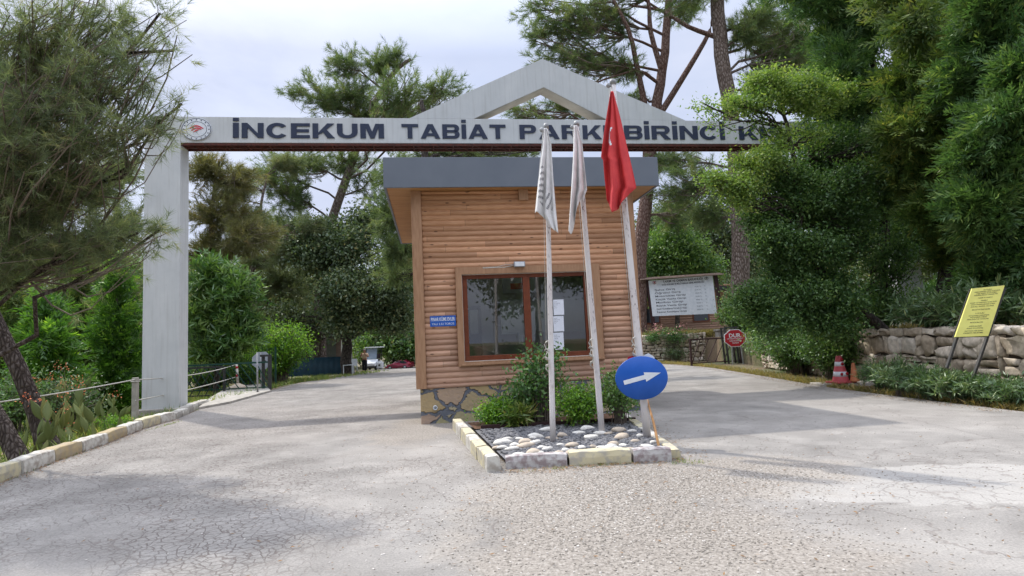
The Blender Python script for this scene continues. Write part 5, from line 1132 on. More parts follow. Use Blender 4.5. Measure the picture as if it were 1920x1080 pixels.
for s_ in (1, -1):
    b = len(V); V += [(s_ * .19, 0, 1.40), (s_ * .29, .0, 1.13), (s_ * .14, -.18, 1.36), (s_ * .10, -.22, 1.44)]; Ed += [(2, b), (b, b + 1), (b + 1, b + 2), (b + 2, b + 3)]; Rr += [.065, .045, .032, .035]
    for q in range(5): V += [(s_ * (.125 - q * .018), -.245, 1.47 + .005 * q), (s_ * (.115 - q * .018), -.235, 1.50 + .01 * q - (.03 if q == 0 else 0))]; Ed += [(b + 3, b + 4 + 2 * q), (b + 4 + 2 * q, b + 5 + 2 * q)]; Rr += [.011, .009]
    b = len(V); V += [(s_ * .10, 0, .90), (s_ * .12, -.01, .50), (s_ * .13, .01, .09), (s_ * .15, -.14, .035)]; Ed += [(0, b), (b, b + 1), (b + 1, b + 2), (b + 2, b + 3)]; Rr += [.09, .06, .042, .035]
bd_ = skin('body', V, Ed, Rr, M['skin'], per)
V = [(0, 0, .96), (0, 0, 1.16), (0, 0, 1.36), (0, 0, 1.44)]; Ed = [(0, 1), (1, 2), (2, 3)]; Rr = [(.20, .14), (.19, .14), (.20, .135), (.09, .08)]
for s_ in (1, -1): b = len(V); V += [(s_ * .20, 0, 1.39), (s_ * .27, .0, 1.20)]; Ed += [(2, b), (b, b + 1)]; Rr += [.085, .075]
skin('shirt', V, Ed, Rr, M['shirt'], per)
V = [(0, 0, .98), (0, 0, .9)]; Ed = [(0, 1)]; Rr = [(.185, .13), (.17, .13)]
for s_ in (1, -1): b = len(V); V += [(s_ * .09, 0, .78), (s_ * .095, -.01, .50), (s_ * .10, .01, .10)]; Ed += [(1, b), (b, b + 1), (b + 1, b + 2)]; Rr += [.11, .095, .085]
skin('trousers', V, Ed, Rr, M['trousers'], per)
MB().lathe([(.01, 0), (.06, -.01), (.088, -.05), (.095, -.10), (.09, -.13)][::-1], (0, -.0, 1.80), 16).build('hair', M['hair'], per)
for s_ in (1, -1): plainbox('shoe', M['rubber'], per, s_ * .14 - .05, s_ * .14 + .05, -.20, .08, 0, .08, bevel=.02)
mb = MB(); [mb.lathe([(.012, 0), (.012, -.006)], (x * .035, -.118, 1.665), 8, ax='y') for x in (-1, 1)]; mb.build('eyes', M['dark_text'], per); MB().prism([(-.014, 1.61), (.014, 1.61), (0, 1.66)], -.145, -.10).build('nose', M['skin'], per)

# ---------------------------------------------------------------- trees
S = []
# near leaning pines, left
b1 = G(92, 832); tr1 = [(b1[0], b1[1], -.1), D(55, 740, b1[1] + .0), D(0, 620, b1[1] - .1), D(-60, 480, b1[1] - .3), D(-110, 300, b1[1] - .6), D(-120, 80, b1[1] - 1.0), D(-100, -150, b1[1] - 1.3)]
tree('pine_tree', 'leaning dark-barked pine behind the left kerb whose long-needled boughs hang over the corner', 'tree', tr1, .165, [
    B(40, 60, 8.2, 120, 90, 75), B(130, 40, 8.4, 110, 80, 75), B(215, 45, 8.6, 90, 70, 34), B(300, 25, 8.8, 60, 45, 15), B(70, 180, 8.0, 130, 80, 90), B(180, 150, 8.2, 90, 80, 60), B(262, 130, 8.4, 75, 62, 26), B(322, 95, 8.6, 45, 40, 10),
    B(30, 290, 8.2, 110, 70, 70), B(130, 260, 8.1, 90, 55, 60), B(225, 235, 8.2, 75, 38, 26), B(300, 225, 8.3, 46, 26, 13), B(340, 195, 8.4, 22, 22, 6),
    ], 'needle', .20, 24, 'pine_near', 'bark_mid', tufts=5, flat=.032, up=.05, limb=.5, twig=.8, smin=.3, lcap=.045)
b2 = G(38, 862); tr2 = [(b2[0], b2[1], -.1), D(0, 790, b2[1]), D(-70, 660, b2[1]), D(-150, 480, b2[1] - .1), D(-190, 300, b2[1] - .2), D(-180, 120, b2[1])]
tree('pine_tree', 'second leaning pine at the very left, its trunk foot just behind the nearest kerb blocks', 'tree', tr2, .15, [
    B(10, 400, 9.3, 100, 50, 60), B(110, 370, 9.0, 95, 50, 50), B(60, 460, 9.0, 110, 42, 62), B(180, 440, 9.0, 90, 34, 42), B(258, 437, 9.1, 50, 24, 15), B(300, 430, 9.1, 40, 14, 8), B(190, 360, 9.3, 70, 40, 20), B(20, 500, 9.3, 70, 35, 30)],
    'needle', .20, 24, 'pine_near', 'bark_mid', tufts=5, flat=.035, up=0, limb=.5, twig=.8, lcap=.04)
# young conifers
def young(px, pyb, pyt, wpx, d, label, lm='young', dn=1.0):
    b = D(px, pyb, d); b[2] = -.25; h = D(px, pyt, d)[2]; bl = []
    for i in range(7):
        f = i / 6; pc = pyb + (pyt - pyb) * (.12 + .85 * f); ww = wpx * (1.05 - .75 * f); 
        for q in range(2 if f < .8 else 1): bl.append(B(px + rng.uniform(-.35, .35) * ww, pc, d + rng.uniform(-.5, .5), ww * .62, (pyb - pyt) * .10, int(46 * (1.1 - .7 * f) * dn)))
    return tree('young_conifer', label, 'conifer', [b, b * [1, 1, 0] + [0, 0, h * .5], b * [1, 1, 0] + [.05, 0, h * .97]], .07, bl, 'spray', .42, 13, lm, 'bark_dark', group='young conifers in the left garden', tufts=5, flat=.13, up=.5, hollow=.6)
young(215, 790, 500, 62, 19, 'tallest bright green young conifer just left of the gateway post')
young(88, 780, 575, 55, 17, 'bright green young conifer above the cactus patch near the leaning trunk')
young(150, 770, 520, 50, 23, 'mid green young conifer between the two brightest ones', 'cypress_warm')
young(20, 790, 540, 60, 21, 'mid green young conifer seen behind the leaning pine trunks', 'cypress_warm')
# garden plants: cactus with flowers
def cactus(px, py, n, label, fl, s=1.0):
    c = G(px, py); e = empty('prickly_pear', (c[0], c[1], -.12)); tag(e, label, 'cactus', 'prickly pears behind the left kerb')
    mb = MB(); V_ = []; mb2 = MB(); tips = []
    for i in range(n):
        a = np.array([rng.normal() * .35 * s, rng.normal() * .25, 0.0]); 
        for lv in range(rng.integers(2, 4)):
            tl = rng.normal() * .35; az = rng.uniform(0, PI); ln = rng.uniform(.26, .40) * s; up_ = np.array([math.sin(tl), rng.normal() * .15, math.cos(tl)]); up_ /= np.linalg.norm(up_)
            wv_ = np.array([math.cos(az), math.sin(az), 0]); wv_ -= up_ * (wv_ @ up_); wv_ /= np.linalg.norm(wv_); nv = np.cross(up_, wv_); P_ = []
            m1_, m2_ = 7, 10
            for q in range(m1_ + 1):
                f = q / m1_; wd = ln * .20 * math.sin(PI * min(max(f, .04), .985) ** .8) 
                for r_ in range(m2_): th = r_ * 2 * PI / m2_; P_.append(a + up_ * ln * f + wv_ * wd * math.cos(th) + nv * wd * .22 * math.sin(th))
            o = MB().add(P_, [(q * m2_ + r_, q * m2_ + (r_ + 1) % m2_, (q + 1) * m2_ + (r_ + 1) % m2_, (q + 1) * m2_ + r_) for q in range(m1_) for r_ in range(m2_)], 0, True).build('pad', LM['cactus'], e); at_ = o.data.attributes.new('tone', 'FLOAT', 'POINT'); at_.data.foreach_set('value', np.full(len(P_), rng.uniform(.1, .9), np.float32)); a = a + up_ * ln * .93; V_.append(a)
    for p in V_[-fl:] if fl else []:
        V, Q, _ = foli('leaf', p[None] + [0, 0, .03], np.array([[0, 0, 1.0]]), .075, 22, .5); link('flower', npmesh('flower', V, Q), M['petal_orange'], e)
cactus(128, 822, 11, 'tall flowering prickly pear nearest the leaning pine trunk', 3, 1.15); cactus(178, 803, 11, 'prickly pear clump between the leaning trunk and the rope post', 3, 1.1); cactus(140, 790, 9, 'prickly pear clump further back with orange flowers', 4, 1.3)
cactus(225, 788, 6, 'small prickly pear clump beside the pale rope post', 1, .9); cactus(20, 845, 8, 'prickly pear clump at the left edge behind the trunks', 1, 1.1)
shrub('flowering_shrub', 'airy shrub with orange blossoms behind the prickly pears', 'shrub', G(125, 790) * [1, 1, 0] + [0, 0, -.2], (1.0, .8, .85), 'leaf', .16, 90, 8, 'oleander', flat=.3, flowers=('petal_orange', 9, .07))
shrub('green_shrub', 'low bright weed bush at the foot of the rope post', 'shrub', G(215, 800) * [1, 1, 0] + [0, 0, -.1], (.35, .3, .2), 'leaf', .08, 50, 8, 'bright', flat=.45)
shrub('green_shrub', 'dark bush at the far left edge below the young conifers', 'shrub', D(10, 760, 15) * [1, 1, 0] + [0, 0, -.2], (1.4, 1.2, .9), 'leaf', .14, 170, 10, 'hedge', flat=.45)
shrub('green_shrub', 'dark bush behind the garden fence left of the gateway post', 'shrub', D(245, 740, 22) * [1, 1, 0] + [0, 0, -.2], (1.6, 1.2, .9), 'leaf', .16, 190, 10, 'hedge', flat=.45)

# background trees left of booth
def bt(px, pyb, d, tops, tr): # trunk from pixels
    return [np.array([*(D(px, pyb, d)[:2]), min(0, -.018 * (min(d, 60) - 30)) - .3])] + [D(x, y, d) for x, y in tops]
tree('pine_tree', 'grey-green pine standing behind the left gateway post and young conifers', 'tree', bt(120, 700, 27, [(125, 550), (110, 400), (130, 280)], 0), .3, [
    B(60, 380, 26, 95, 60, 90), B(170, 340, 27, 95, 50, 80), B(230, 420, 26, 60, 50, 60), B(30, 480, 26, 100, 60, 80), B(130, 470, 26, 110, 50, 100), B(240, 320, 28, 45, 30, 25), B(120, 560, 28, 140, 60, 110), B(30, 600, 28, 90, 60, 70)], 'needle', .42, 26, 'pine_grey', tufts=5, flat=.055, dens=1.1)
tree('pine_tree', 'tall pale pine at far left behind the other garden trees', 'tree', bt(-60, 720, 33, [(-50, 500), (-60, 300), (-40, 100)], 0), .35, [B(-20, 520, 33, 110, 80, 100), B(60, 620, 32, 140, 70, 120), B(200, 610, 33, 110, 80, 120), B(230, 520, 34, 70, 60, 60), B(330, 620, 36, 60, 80, 60)], 'needle', .48, 26, 'pine', tufts=5, flat=.06)
tree('brown_pine', 'pine with browning needles just right of the left gateway post', 'tree', bt(400, 700, 31, [(402, 560), (395, 420), (410, 300)], 0), .22, [
    B(385, 320, 31, 46, 38, 62), B(440, 335, 31, 52, 40, 62), B(410, 400, 31, 78, 42, 100), B(470, 440, 30, 56, 42, 70), B(390, 470, 31, 60, 40, 76)], 'needle', .42, 26, 'pine_brown', tufts=5, flat=.055)
# big central-left pine above the beam
tree('pine_tree', 'large crooked pine rising above the beam left of the pediment', 'tree', bt(600, 690, 43, [(600, 560), (615, 430), (655, 320), (690, 215), (735, 140), (770, 110)], 0), .46, [
    B(645, 115, 43, 38, 36, 42), B(655, 175, 42, 62, 40, 76), B(705, 120, 43, 40, 40, 46), B(738, 105, 43, 26, 30, 24), B(590, 165, 42, 52, 22, 26), B(540, 172, 42, 26, 12, 9), B(760, 170, 35, 62, 46, 60), B(830, 165, 35, 50, 26, 36), B(610, 190, 42, 46, 26, 30), B(760, 210, 43, 60, 24, 40), B(690, 210, 43, 60, 20, 40),
    B(560, 300, 42, 80, 28, 60), B(640, 300, 43, 80, 22, 50), B(540, 360, 42, 46, 46, 60), B(500, 330, 42, 40, 40, 46), B(690, 340, 43, 50, 50, 30), B(520, 430, 42, 60, 46, 66)],
    'needle', .50, 28, 'pine', 'bark', tufts=5, flat=.05, up=.35, limb=.3)
tree('pine_tree', 'grey-green pine filling the gap between the browning pine and the round dark tree', 'tree', bt(500, 690, 46, [(500, 600), (505, 500), (520, 420)], 0), .3, [
    B(480, 440, 46, 70, 40, 90), B(560, 450, 46, 70, 44, 100), B(430, 520, 46, 70, 50, 100), B(530, 530, 46, 80, 50, 120), B(460, 600, 46, 80, 44, 110), B(570, 600, 46, 70, 40, 90), B(380, 560, 46, 50, 60, 60)], 'needle', .55, 28, 'pine_grey', 'bark', tufts=5, flat=.06)
tree('pine_tree', 'dark pine right behind the booth, boughs reaching left under the roof corner', 'tree', bt(800, 690, 24, [(800, 550), (790, 400), (800, 250), (790, 190)], 0), .28, [
    B(740, 320, 24, 60, 36, 60), B(730, 400, 24, 50, 50, 66), B(745, 470, 24, 42, 40, 50), B(810, 290, 25, 60, 22, 40), B(740, 510, 26, 34, 28, 30), B(880, 285, 25, 60, 16, 40), B(980, 280, 26, 60, 20, 40), B(900, 180, 26, 46, 30, 0)][:-1],
    'needle', .34, 28, 'pine', 'bark_dark', tufts=5, flat=.05)
tree('broadleaf_tree', 'dark round-crowned broadleaf tree with thick dark trunk beside the tarpaulin', 'tree', bt(650, 696, 39.5, [(650, 640), (652, 570), (660, 500)], 0), .42, [
    B(640, 480, 39, 80, 60, 130), B(700, 530, 38, 70, 56, 130), B(620, 560, 38, 70, 50, 110), B(700, 600, 39, 60, 32, 80), B(600, 440, 40, 60, 40, 80), B(740, 470, 39, 50, 60, 90), B(745, 590, 40, 40, 40, 60), B(580, 500, 39, 50, 50, 80), B(690, 430, 40, 60, 40, 80), B(560, 600, 42, 50, 40, 60)],
    'leaf', .40, 11, 'broad_dark', 'bark_dark', tufts=5, flat=.42, smin=.4, sub=3, sf=.6)
tree('broadleaf_tree', 'pale green broadleaf tree far back in the gap above the golf cart', 'tree', bt(740, 690, 56, [(740, 650), (742, 600)], 0), .3, [B(710, 640, 56, 60, 30, 90), B(760, 645, 55, 40, 30, 70), B(740, 600, 57, 70, 40, 90), B(820, 640, 56, 60, 40, 50)], 'leaf', .55, 9, 'broad', 'bark_dark', tufts=5, flat=.5)
tree('loquat_tree', 'big-leaved green tree just right of the left gateway post', 'tree', bt(405, 730, 27, [(405, 650), (400, 560)], 0), .14, [
    B(400, 520, 27, 50, 34, 60), B(440, 560, 27, 50, 46, 80), B(385, 600, 27, 40, 50, 60), B(450, 620, 27, 46, 36, 60), B(410, 660, 27, 50, 26, 50)], 'lance', .50, 12, 'broad', 'bark_dark', tufts=4, flat=.3, up=.3)
shrub('bright_bush', 'glowing yellow-green bush spilling beside the tarpaulin', 'bush', np.array([*D(522, 700, 31)[:2], -.1]), (1.9, 1.2, 1.75), 'leaf', .22, 330, 11, 'bright', flat=.4)
shrub('bright_bush', 'yellow-green bush behind the octagonal sign back', 'bush', np.array([*D(465, 700, 29)[:2], -.1]), (1.2, 1.0, .95), 'leaf', .2, 160, 10, 'bright', flat=.4)
shrub('green_shrub', 'dark green bush behind the banded stand and green barrier gate', 'shrub', np.array([*D(395, 720, 29)[:2], -.2]), (1.9, 1.0, .8), 'leaf', .2, 190, 10, 'hedge', flat=.4)
shrub('yellow_bush', 'yellow-green weeds on the bank left of the post foot', 'bush', np.array([*D(330, 500, 30)[:2], 3.2]) * [1, 1, 0], (1.0, .8, .9), 'leaf', .2, 90, 8, 'bright', flat=.4)
tree('pine_tree', 'pale wispy pine between the browning pine and the crooked pine, seen under the beam', 'tree', bt(470, 690, 38, [(470, 560), (480, 440), (500, 330)], 0), .2, [
    B(470, 330, 38, 50, 30, 40), B(520, 310, 38, 60, 24, 40), B(450, 390, 38, 50, 40, 50), B(510, 420, 38, 60, 40, 60), B(440, 480, 38, 60, 40, 60), B(540, 470, 38, 50, 40, 50), B(590, 420, 38, 40, 30, 34)], 'needle', .46, 26, 'pine_grey', 'bark', tufts=5, flat=.05, up=.2, sub=2)
# right of the booth: pines with bare limbs
d = 36.0; b = D(1196, 690, d)
tree('pine_tree', 'big forked red-barked pine rising directly behind the booth and pediment', 'tree', [np.array([b[0], d, 1.3]), D(1200, 500, d), D(1208, 380, d), D(1226, 240, d), D(1240, 150, d), D(1250, 60, d), D(1262, -60, d)], .50, [
    B(1010, 60, 35, 46, 28, 26), B(1060, 40, 35, 60, 44, 52), B(1130, 30, 36, 60, 44, 52), B(1090, 100, 35, 60, 40, 48), B(1160, 120, 36, 50, 40, 34), B(1290, 20, 37, 50, 30, 26), B(1020, 110, 36, 46, 22, 16), B(1180, 190, 37, 40, 30, 22), B(1000, 20, 36, 46, 30, 22), B(1150, -40, 36, 160, 40, 80), B(1060, 200, 38, 70, 20, 34), B(980, 205, 38, 60, 16, 30), B(1240, 300, 38, 40, 26, 22), B(1270, 400, 39, 40, 40, 34)],
    'needle', .50, 28, 'pine', 'bark_red', tufts=5, flat=.05, limb=.45, twig=1.5, hollow=.5, extra=[
    ([D(1212, 330, d), D(1210, 210, d), D(1195, 130, d - .5), D(1180, 60, d - .8), D(1150, 0, d - 1)], .25), ([D(1215, 250, d), D(1290, 130, d - .4), D(1330, 60, d - .2), D(1338, 20, d)], .22), ([D(1240, 130, d), D(1220, 60, d), D(1215, 0, d), D(1190, -60, d)], .2),
    ([D(1345, 70, d - 1), D(1290, 50, d - .5), D(1240, 20, d), D(1180, 10, d)], .17), ([D(1195, 130, d - .5), D(1130, 150, d - 1), D(1080, 170, d - 1), D(1030, 150, d - 1)], .07)])
d = 32.0; b = D(1390, 690, d)
tree('pine_tree', 'thick straight grey-barked pine behind the right end of the beam', 'tree', [np.array([b[0], d, 1.2]), D(1392, 480, d), D(1382, 330, d), D(1368, 200, d), D(1352, 90, d), D(1345, -20, d), D(1340, -120, d)], .50, [
    B(1400, 60, 32, 50, 40, 40), B(1440, 30, 32, 50, 40, 46), B(1420, 150, 33, 40, 30, 24), B(1310, 250, 33.5, 44, 20, 22), B(1300, 330, 34, 60, 36, 44), B(1330, 400, 34, 46, 30, 44), B(1260, 360, 35, 40, 34, 30), B(1300, -20, 32, 120, 30, 60), B(1480, 100, 33, 50, 60, 60), B(1260, 300, 36, 60, 20, 30), B(1470, 60, 34, 80, 70, 80), B(1540, 90, 34, 80, 90, 90)],
    'needle', .46, 28, 'pine', 'bark', tufts=5, flat=.05, limb=.7, twig=1.4)
tree('broadleaf_tree', 'rounded green tree behind the price board', 'tree', [np.array([*D(1268, 600, 40)[:2], 1.3]), D(1270, 520, 40), D(1270, 470, 40)], .18, [
    B(1230, 480, 40, 40, 34, 80), B(1285, 470, 40, 50, 40, 100), B(1260, 440, 41, 40, 26, 60), B(1320, 500, 40, 34, 26, 60), B(1240, 510, 40, 50, 20, 60), B(1215, 540, 41, 30, 30, 30)], 'leaf', .36, 10, 'broad', 'bark_dark', tufts=5, flat=.5, smin=.5)
tree('broadleaf_tree', 'grey-green tree far behind the cabin and price board', 'tree', [np.array([*D(1330, 600, 55)[:2], 1.3]), D(1330, 480, 55), D(1330, 420, 55)], .3, [
    B(1290, 410, 55, 60, 44, 80), B(1350, 430, 55, 60, 50, 90), B(1230, 420, 56, 50, 50, 70), B(1180, 470, 56, 60, 60, 60), B(1400, 480, 54, 60, 60, 70), B(1350, 350, 56, 50, 30, 40)], 'leaf', .55, 10, 'broad_dark', 'bark_dark', tufts=5, flat=.5)
# ash-like tree in front of beam's right part
d = 16.0; b = D(1500, 690, d)
tree('broadleaf_tree', 'light green small-leaved tree covering the end of the beam lettering', 'tree', [np.array([12.2 - 2.0, d, 1.2]), D(1515, 480, d), D(1500, 360, d), D(1480, 260, d), D(1460, 190, d)], .12, [
    B(1450, 160, 15.6, 66, 34, 74), B(1410, 185, 15.4, 44, 20, 30), B(1360, 200, 15.2, 36, 12, 12), B(1510, 170, 15.8, 60, 40, 60), B(1440, 245, 15.4, 40, 16, 9), B(1420, 300, 15.4, 66, 30, 60), B(1320, 330, 15.2, 34, 20, 18), B(1380, 355, 15.2, 52, 34, 48), B(1350, 190, 15.0, 50, 10, 8), B(1500, 250, 15.8, 50, 26, 12), B(1580, 190, 16.4, 46, 46, 50)],
    'leaf', .135, 15, 'ash', 'bark_dark', tufts=5, flat=.42, smin=.4, sub=3, sf=.55, lcap=.03)
# dense hedge-like trees below
tree('broadleaf_tree', 'dense dark green tree hanging down to the verge right of the barrier gate', 'tree', [np.array([10.9, 17.5, 1.2]), D(1500, 560, 17), D(1480, 440, 16.6), D(1470, 340, 16.4)], .16, [
    B(1450, 350, 16.4, 74, 44, 110), B(1420, 410, 16.2, 62, 50, 110), B(1500, 410, 16.3, 76, 60, 140), B(1440, 480, 16.0, 68, 50, 120), B(1530, 500, 16.0, 76, 54, 130), B(1420, 560, 15.9, 50, 40, 76), B(1480, 570, 15.6, 76, 44, 130), B(1560, 580, 15.6, 70, 40, 100), B(1570, 360, 16.5, 60, 60, 90), B(1590, 450, 16.4, 50, 50, 70), B(1590, 290, 17, 70, 60, 130), B(1550, 330, 16.8, 60, 44, 90), B(1600, 400, 17.2, 60, 60, 100), B(1490, 340, 16.6, 50, 36, 60), B(1650, 470, 17.5, 50, 40, 50)],
    'leaf', .15, 13, 'hedge', 'bark_dark', tufts=5, flat=.42, smin=.4, sub=3, sf=.66, lcap=.03, dens=1.3)
shrub('hedge_bush', 'dark bush touching the verge between the stop sign and the cones', 'bush', np.array([9.75, 20.5, 0]), (1.15, 2.0, 1.0), 'leaf', .17, 420, 12, 'hedge', flat=.4)
shrub('hedge_bush', 'dark bush at the verge just left of the larger traffic cone', 'bush', np.array([9.5, 17.6, 0]), (.9, 1.3, .95), 'leaf', .15, 330, 12, 'hedge', flat=.4)
shrub('hedge_bush', 'light-tipped bush climbing the wall right behind the stop sign', 'bush', np.array([11.0, 24.8, 0]), (.9, 2.0, 1.2), 'leaf', .2, 340, 11, 'broad', flat=.4)
shrub('hedge_bush', 'dark bush on the terrace above the cones', 'bush', np.array([10.9, 17.8, 1.2]), (1.0, 1.6, .9), 'leaf', .16, 300, 11, 'hedge', flat=.4)
# cypresses on the right
def cyp(label, blobs, trunk, lm, seed=0): return tree('cypress_tree', label, 'cypress', trunk, .2, blobs, 'spray', .40, 16, lm, 'bark_dark', group='cypresses on the right terrace', tufts=6, flat=.11, up=.12, smin=.3, limb=.4, sub=4, sf=.5, lcap=.06)
d = 18
cyp('tall dark cypress directly behind the light green tree', [B(1560, 40, 18, 80, 60, 120), B(1600, 120, 18, 80, 60, 130), B(1580, 200, 18, 70, 56, 110), B(1640, 30, 18, 70, 60, 110), B(1620, 270, 18, 70, 60, 110), B(1640, 350, 18, 60, 50, 84), B(1520, -20, 18.5, 90, 50, 90)],
    [np.array([D(1640, 600, 18)[0], 18.2, 1.2]), D(1660, 450, 18.2), D(1650, 250, 18.3), D(1630, 40, 18.4)], 'cypress')
cyp('bushy cypress with yellowish tips in the middle of the cypress row', [B(1700, 60, 15.5, 90, 70, 150), B(1740, 160, 15.2, 90, 70, 160), B(1690, 240, 15.2, 80, 56, 120), B(1760, 290, 15.0, 90, 60, 150), B(1700, 330, 15.2, 70, 46, 84), B(1780, 390, 15.0, 90, 50, 130), B(1830, 470, 15.0, 80, 46, 100), B(1740, -20, 15.5, 110, 50, 110)],
    [np.array([D(1780, 600, 15)[0], 15.6, 1.2]), D(1780, 450, 15.6), D(1760, 250, 15.6), D(1740, 20, 15.7)], 'cypress_warm')
cyp('nearest dark green cypress filling the upper right corner', [B(1870, 40, 12.8, 90, 80, 170), B(1900, 160, 12.6, 90, 70, 170), B(1850, 250, 12.6, 80, 60, 140), B(1920, 300, 12.5, 80, 60, 130), B(1880, 390, 12.5, 90, 56, 140), B(1940, 460, 12.6, 80, 50, 100), B(1820, 120, 13.2, 70, 60, 100), B(1900, 500, 12.8, 60, 30, 60)],
    [np.array([D(1930, 600, 12.8)[0], 13.1, 1.2]), D(1930, 450, 13.1), D(1920, 250, 13.2), D(1910, 20, 13.3)], 'cypress')
cyp('shaded cypress at the back between the two nearer ones', [B(1800, 60, 19, 120, 90, 110), B(1830, 220, 19, 120, 80, 120), B(1760, 420, 19, 110, 60, 110), B(1880, 420, 19, 110, 80, 110), B(1700, 150, 20, 110, 90, 100), B(1690, 330, 22, 70, 60, 90), B(1660, 560, 23, 90, 40, 80), B(1760, 540, 22, 90, 40, 70), B(1860, 560, 18, 110, 40, 80)],
    [np.array([D(1850, 600, 19)[0], 19.3, 1.2]), D(1840, 450, 19.3), D(1820, 250, 19.3), D(1800, 20, 19.3)], 'cypress')
# oleanders
for (px, py, d_, r, n, lab, fl) in ((1610, 560, 14.2, (1.3, 1.0, .62), 110, 'oleander with white blossoms leaning over the wall above the cones', ('petal_white', 5, .06)), (1700, 575, 13.3, (1.15, .9, .60), 110, 'grey-green oleander on the terrace left of the yellow notice', None), (1765, 590, 12.6, (.9, .8, .62), 90, 'oleander arching right behind the yellow notice', None), (1880, 590, 12.6, (.9, .8, .45), 70, 'low oleander on the terrace right of the yellow notice', None)):
    p = D(px, py, d_); shrub('oleander_bush', lab, 'oleander', (max(p[0], wallx(d_) + .3), d_, 1.2), r, 'lance', .26, n, 9, 'oleander', flowers=fl, smin=.35)
for (px, py, r, n, lab) in ((1665, 736, (.58, .5, .40), 110, 'leafy low oleander just right of the cones'), (1700, 745, (.62, .45, .38), 110, 'low oleander at the wall foot, second right of the cones'), (1755, 752, (.6, .45, .34), 100, 'low oleander at the wall foot left of the notice legs'), (1810, 757, (.55, .4, .30), 90, 'low oleander around the foot of the yellow notice'), (1868, 762, (.5, .4, .26), 80, 'low sparse oleander right of the yellow notice legs'), (1920, 768, (.5, .4, .26), 70, 'low sparse oleander at the right edge before the stone wall')):
    p = G(px, py); shrub('low_oleander', lab, 'oleander', (p[0] + .15, p[1] + .3, 0), r, 'lance', .17, n, 9, 'oleander', smin=.25)
shrub('bank_bush', 'leafy green bush on the bank right of the price board', 'bush', (11.9, 30.5, 1.25), (1.3, 1.3, 1.15), 'leaf', .2, 300, 11, 'broad', flat=.4)
shrub('bank_bush', 'olive green bush on the bank behind the stop sign', 'bush', (13.3, 33.0, 1.25), (1.6, 1.4, 1.7), 'leaf', .22, 300, 11, 'oleander', flat=.4)
shrub('rose_bush', 'rose bush with pink blooms on the pale stone wall under the price board', 'rose bush', np.array([*D(1265, 640, FARW_Y - .35)[:2], .9]) , (1.3, .3, .62), 'leaf', .15, 60, 7, 'rose', flat=.45, flowers=('petal_pink', 5, .15))
shrub('rose_bush', 'small rose bush with pink blooms at the left end of the pale stone wall', 'rose bush', np.array([*D(1224, 640, FARW_Y - .35)[:2], 1.0]), (.5, .3, .45), 'leaf', .15, 30, 7, 'rose', flat=.45, flowers=('petal_pink', 3, .15))
shrub('wall_creeper', 'thin creeper hanging over the pale stone wall left of the barrier gate', 'creeper', np.array([*D(1270, 685, FARW_Y - .4)[:2], -.05]), (.9, .25, .55), 'leaf', .13, 60, 6, 'oleander', flat=.4)
# trees across the approach road behind the viewer: the window panes mirror them
def copy_tree(o, loc, lab):
    c = o.copy(); col.objects.link(c); c.location = loc; c['label'] = lab
    for ch in o.children: d_ = ch.copy(); col.objects.link(d_); d_.parent = c
    return c
srcs = [o for o in bpy.data.objects if o.get('category') == 'tree' and 'rounded green tree' in o['label']]
for i, (x, y, lab) in enumerate(((-9, -16, 'leafy tree across the approach road mirrored left in the booth panes'), (-3, -19, 'leafy tree across the approach road mirrored in the middle of the booth panes'), (4, -17, 'leafy tree across the approach road mirrored right in the booth panes'), (11, -20, 'leafy tree across the approach road farthest right in the mirror image'))):
    c = copy_tree(srcs[0], (x, y, -.3), lab); c.scale = (1.5, 1.5, 1.6)
# far woods to close the gaps
def woods():
    P = []; Dd = []; TN = []
    for i in range(84):
        a = -1.0 + 2.0 * (i % 42) / 41 + rng.normal() * .02; y = rng.uniform(64, 84); x = a * y; hh = rng.uniform(10, 13.5) + 9 * max(0, abs(a + .05) - .25) ** .7 * (1.2 if a > 0 else 1); n = 620; dr_ = rdir(n)
        P.append(np.array([x, y, hh * .5 - .8]) + dr_ * [3.6, 3.0, hh * .52] * rng.uniform(.5, 1.08, (n, 1))); Dd.append(dr_); TN.append(np.clip(rng.uniform(.05, .7) + rng.normal(size=n) * .2, 0, 1))
    V, Q, tn = foli('leaf', np.concatenate(P), np.concatenate(Dd), .62, 8, .5, np.concatenate(TN)); return tag(link('far_woods', npmesh('far_woods', V, Q, tn), LM['pine_grey']), 'mass of woodland closing the view behind everything', 'woods', kind='stuff')
woods()

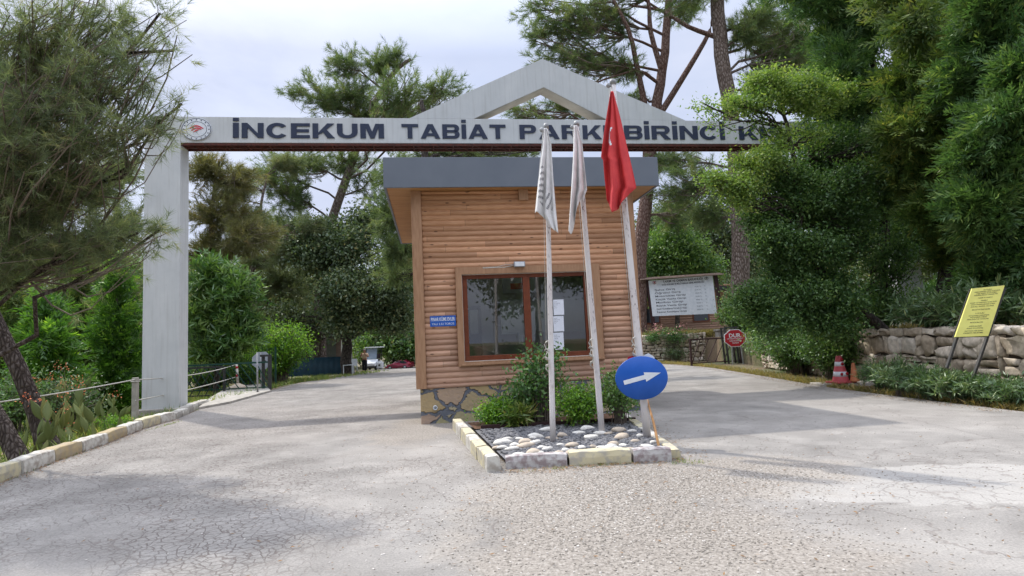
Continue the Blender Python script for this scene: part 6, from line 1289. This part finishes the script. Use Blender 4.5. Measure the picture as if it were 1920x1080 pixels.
# ---------------------------------------------------------------- light
ELEV, AZ = 53.0, -46.0     # azimuth from +Y, clockwise: the sun stands behind the booth to the left
w = bpy.data.worlds.new('World'); scn.world = w; w.use_nodes = True; t = w.node_tree; t.nodes.clear()
sky = N(t, 'ShaderNodeTexSky', sky_type='NISHITA', sun_disc=False, sun_elevation=R(ELEV), sun_rotation=R(AZ), air_density=1.0, dust_density=3.0, ozone_density=1.5)
tc = N(t, 'ShaderNodeTexCoord'); mp = N(t, 'ShaderNodeMapping'); mp.inputs['Scale'].default_value = (1, 1, 2.6); L(t, tc.outputs['Generated'], mp.inputs['Vector'])
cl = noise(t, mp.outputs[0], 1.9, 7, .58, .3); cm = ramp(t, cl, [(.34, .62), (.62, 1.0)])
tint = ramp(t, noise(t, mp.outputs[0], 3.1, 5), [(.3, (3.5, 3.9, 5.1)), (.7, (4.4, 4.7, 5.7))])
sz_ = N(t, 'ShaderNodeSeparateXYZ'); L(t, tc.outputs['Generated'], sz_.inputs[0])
tint = mixc(t, 1.0, tint, ramp(t, sz_.outputs[2], [(.45, (1, 1, 1)), (.8, (3.9, 3.8, 3.5))]), 'MULTIPLY')     # unseen cloud overhead, brightened to keep the ambient light up
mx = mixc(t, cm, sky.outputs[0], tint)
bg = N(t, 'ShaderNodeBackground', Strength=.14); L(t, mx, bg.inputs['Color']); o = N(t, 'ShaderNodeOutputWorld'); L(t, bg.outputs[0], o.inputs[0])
sl = bpy.data.lights.new('sun', 'SUN'); sl.energy = 2.8; sl.angle = R(1.2); sl.color = (1.0, .95, .87); so = bpy.data.objects.new('sun', sl); col.objects.link(so)
az = R(AZ); dv = Vector((math.sin(az) * math.cos(R(ELEV)), math.cos(az) * math.cos(R(ELEV)), math.sin(R(ELEV)))); so.rotation_euler = dv.to_track_quat('Z', 'Y').to_euler()
scn.view_settings.view_transform = 'Standard'; scn.view_settings.look = 'None'; scn.view_settings.gamma = 1; scn.view_settings.exposure = .34
scn.cycles.max_bounces = 6; scn.cycles.diffuse_bounces = 3; scn.cycles.transparent_max_bounces = 8; scn.cycles.use_adaptive_sampling = True
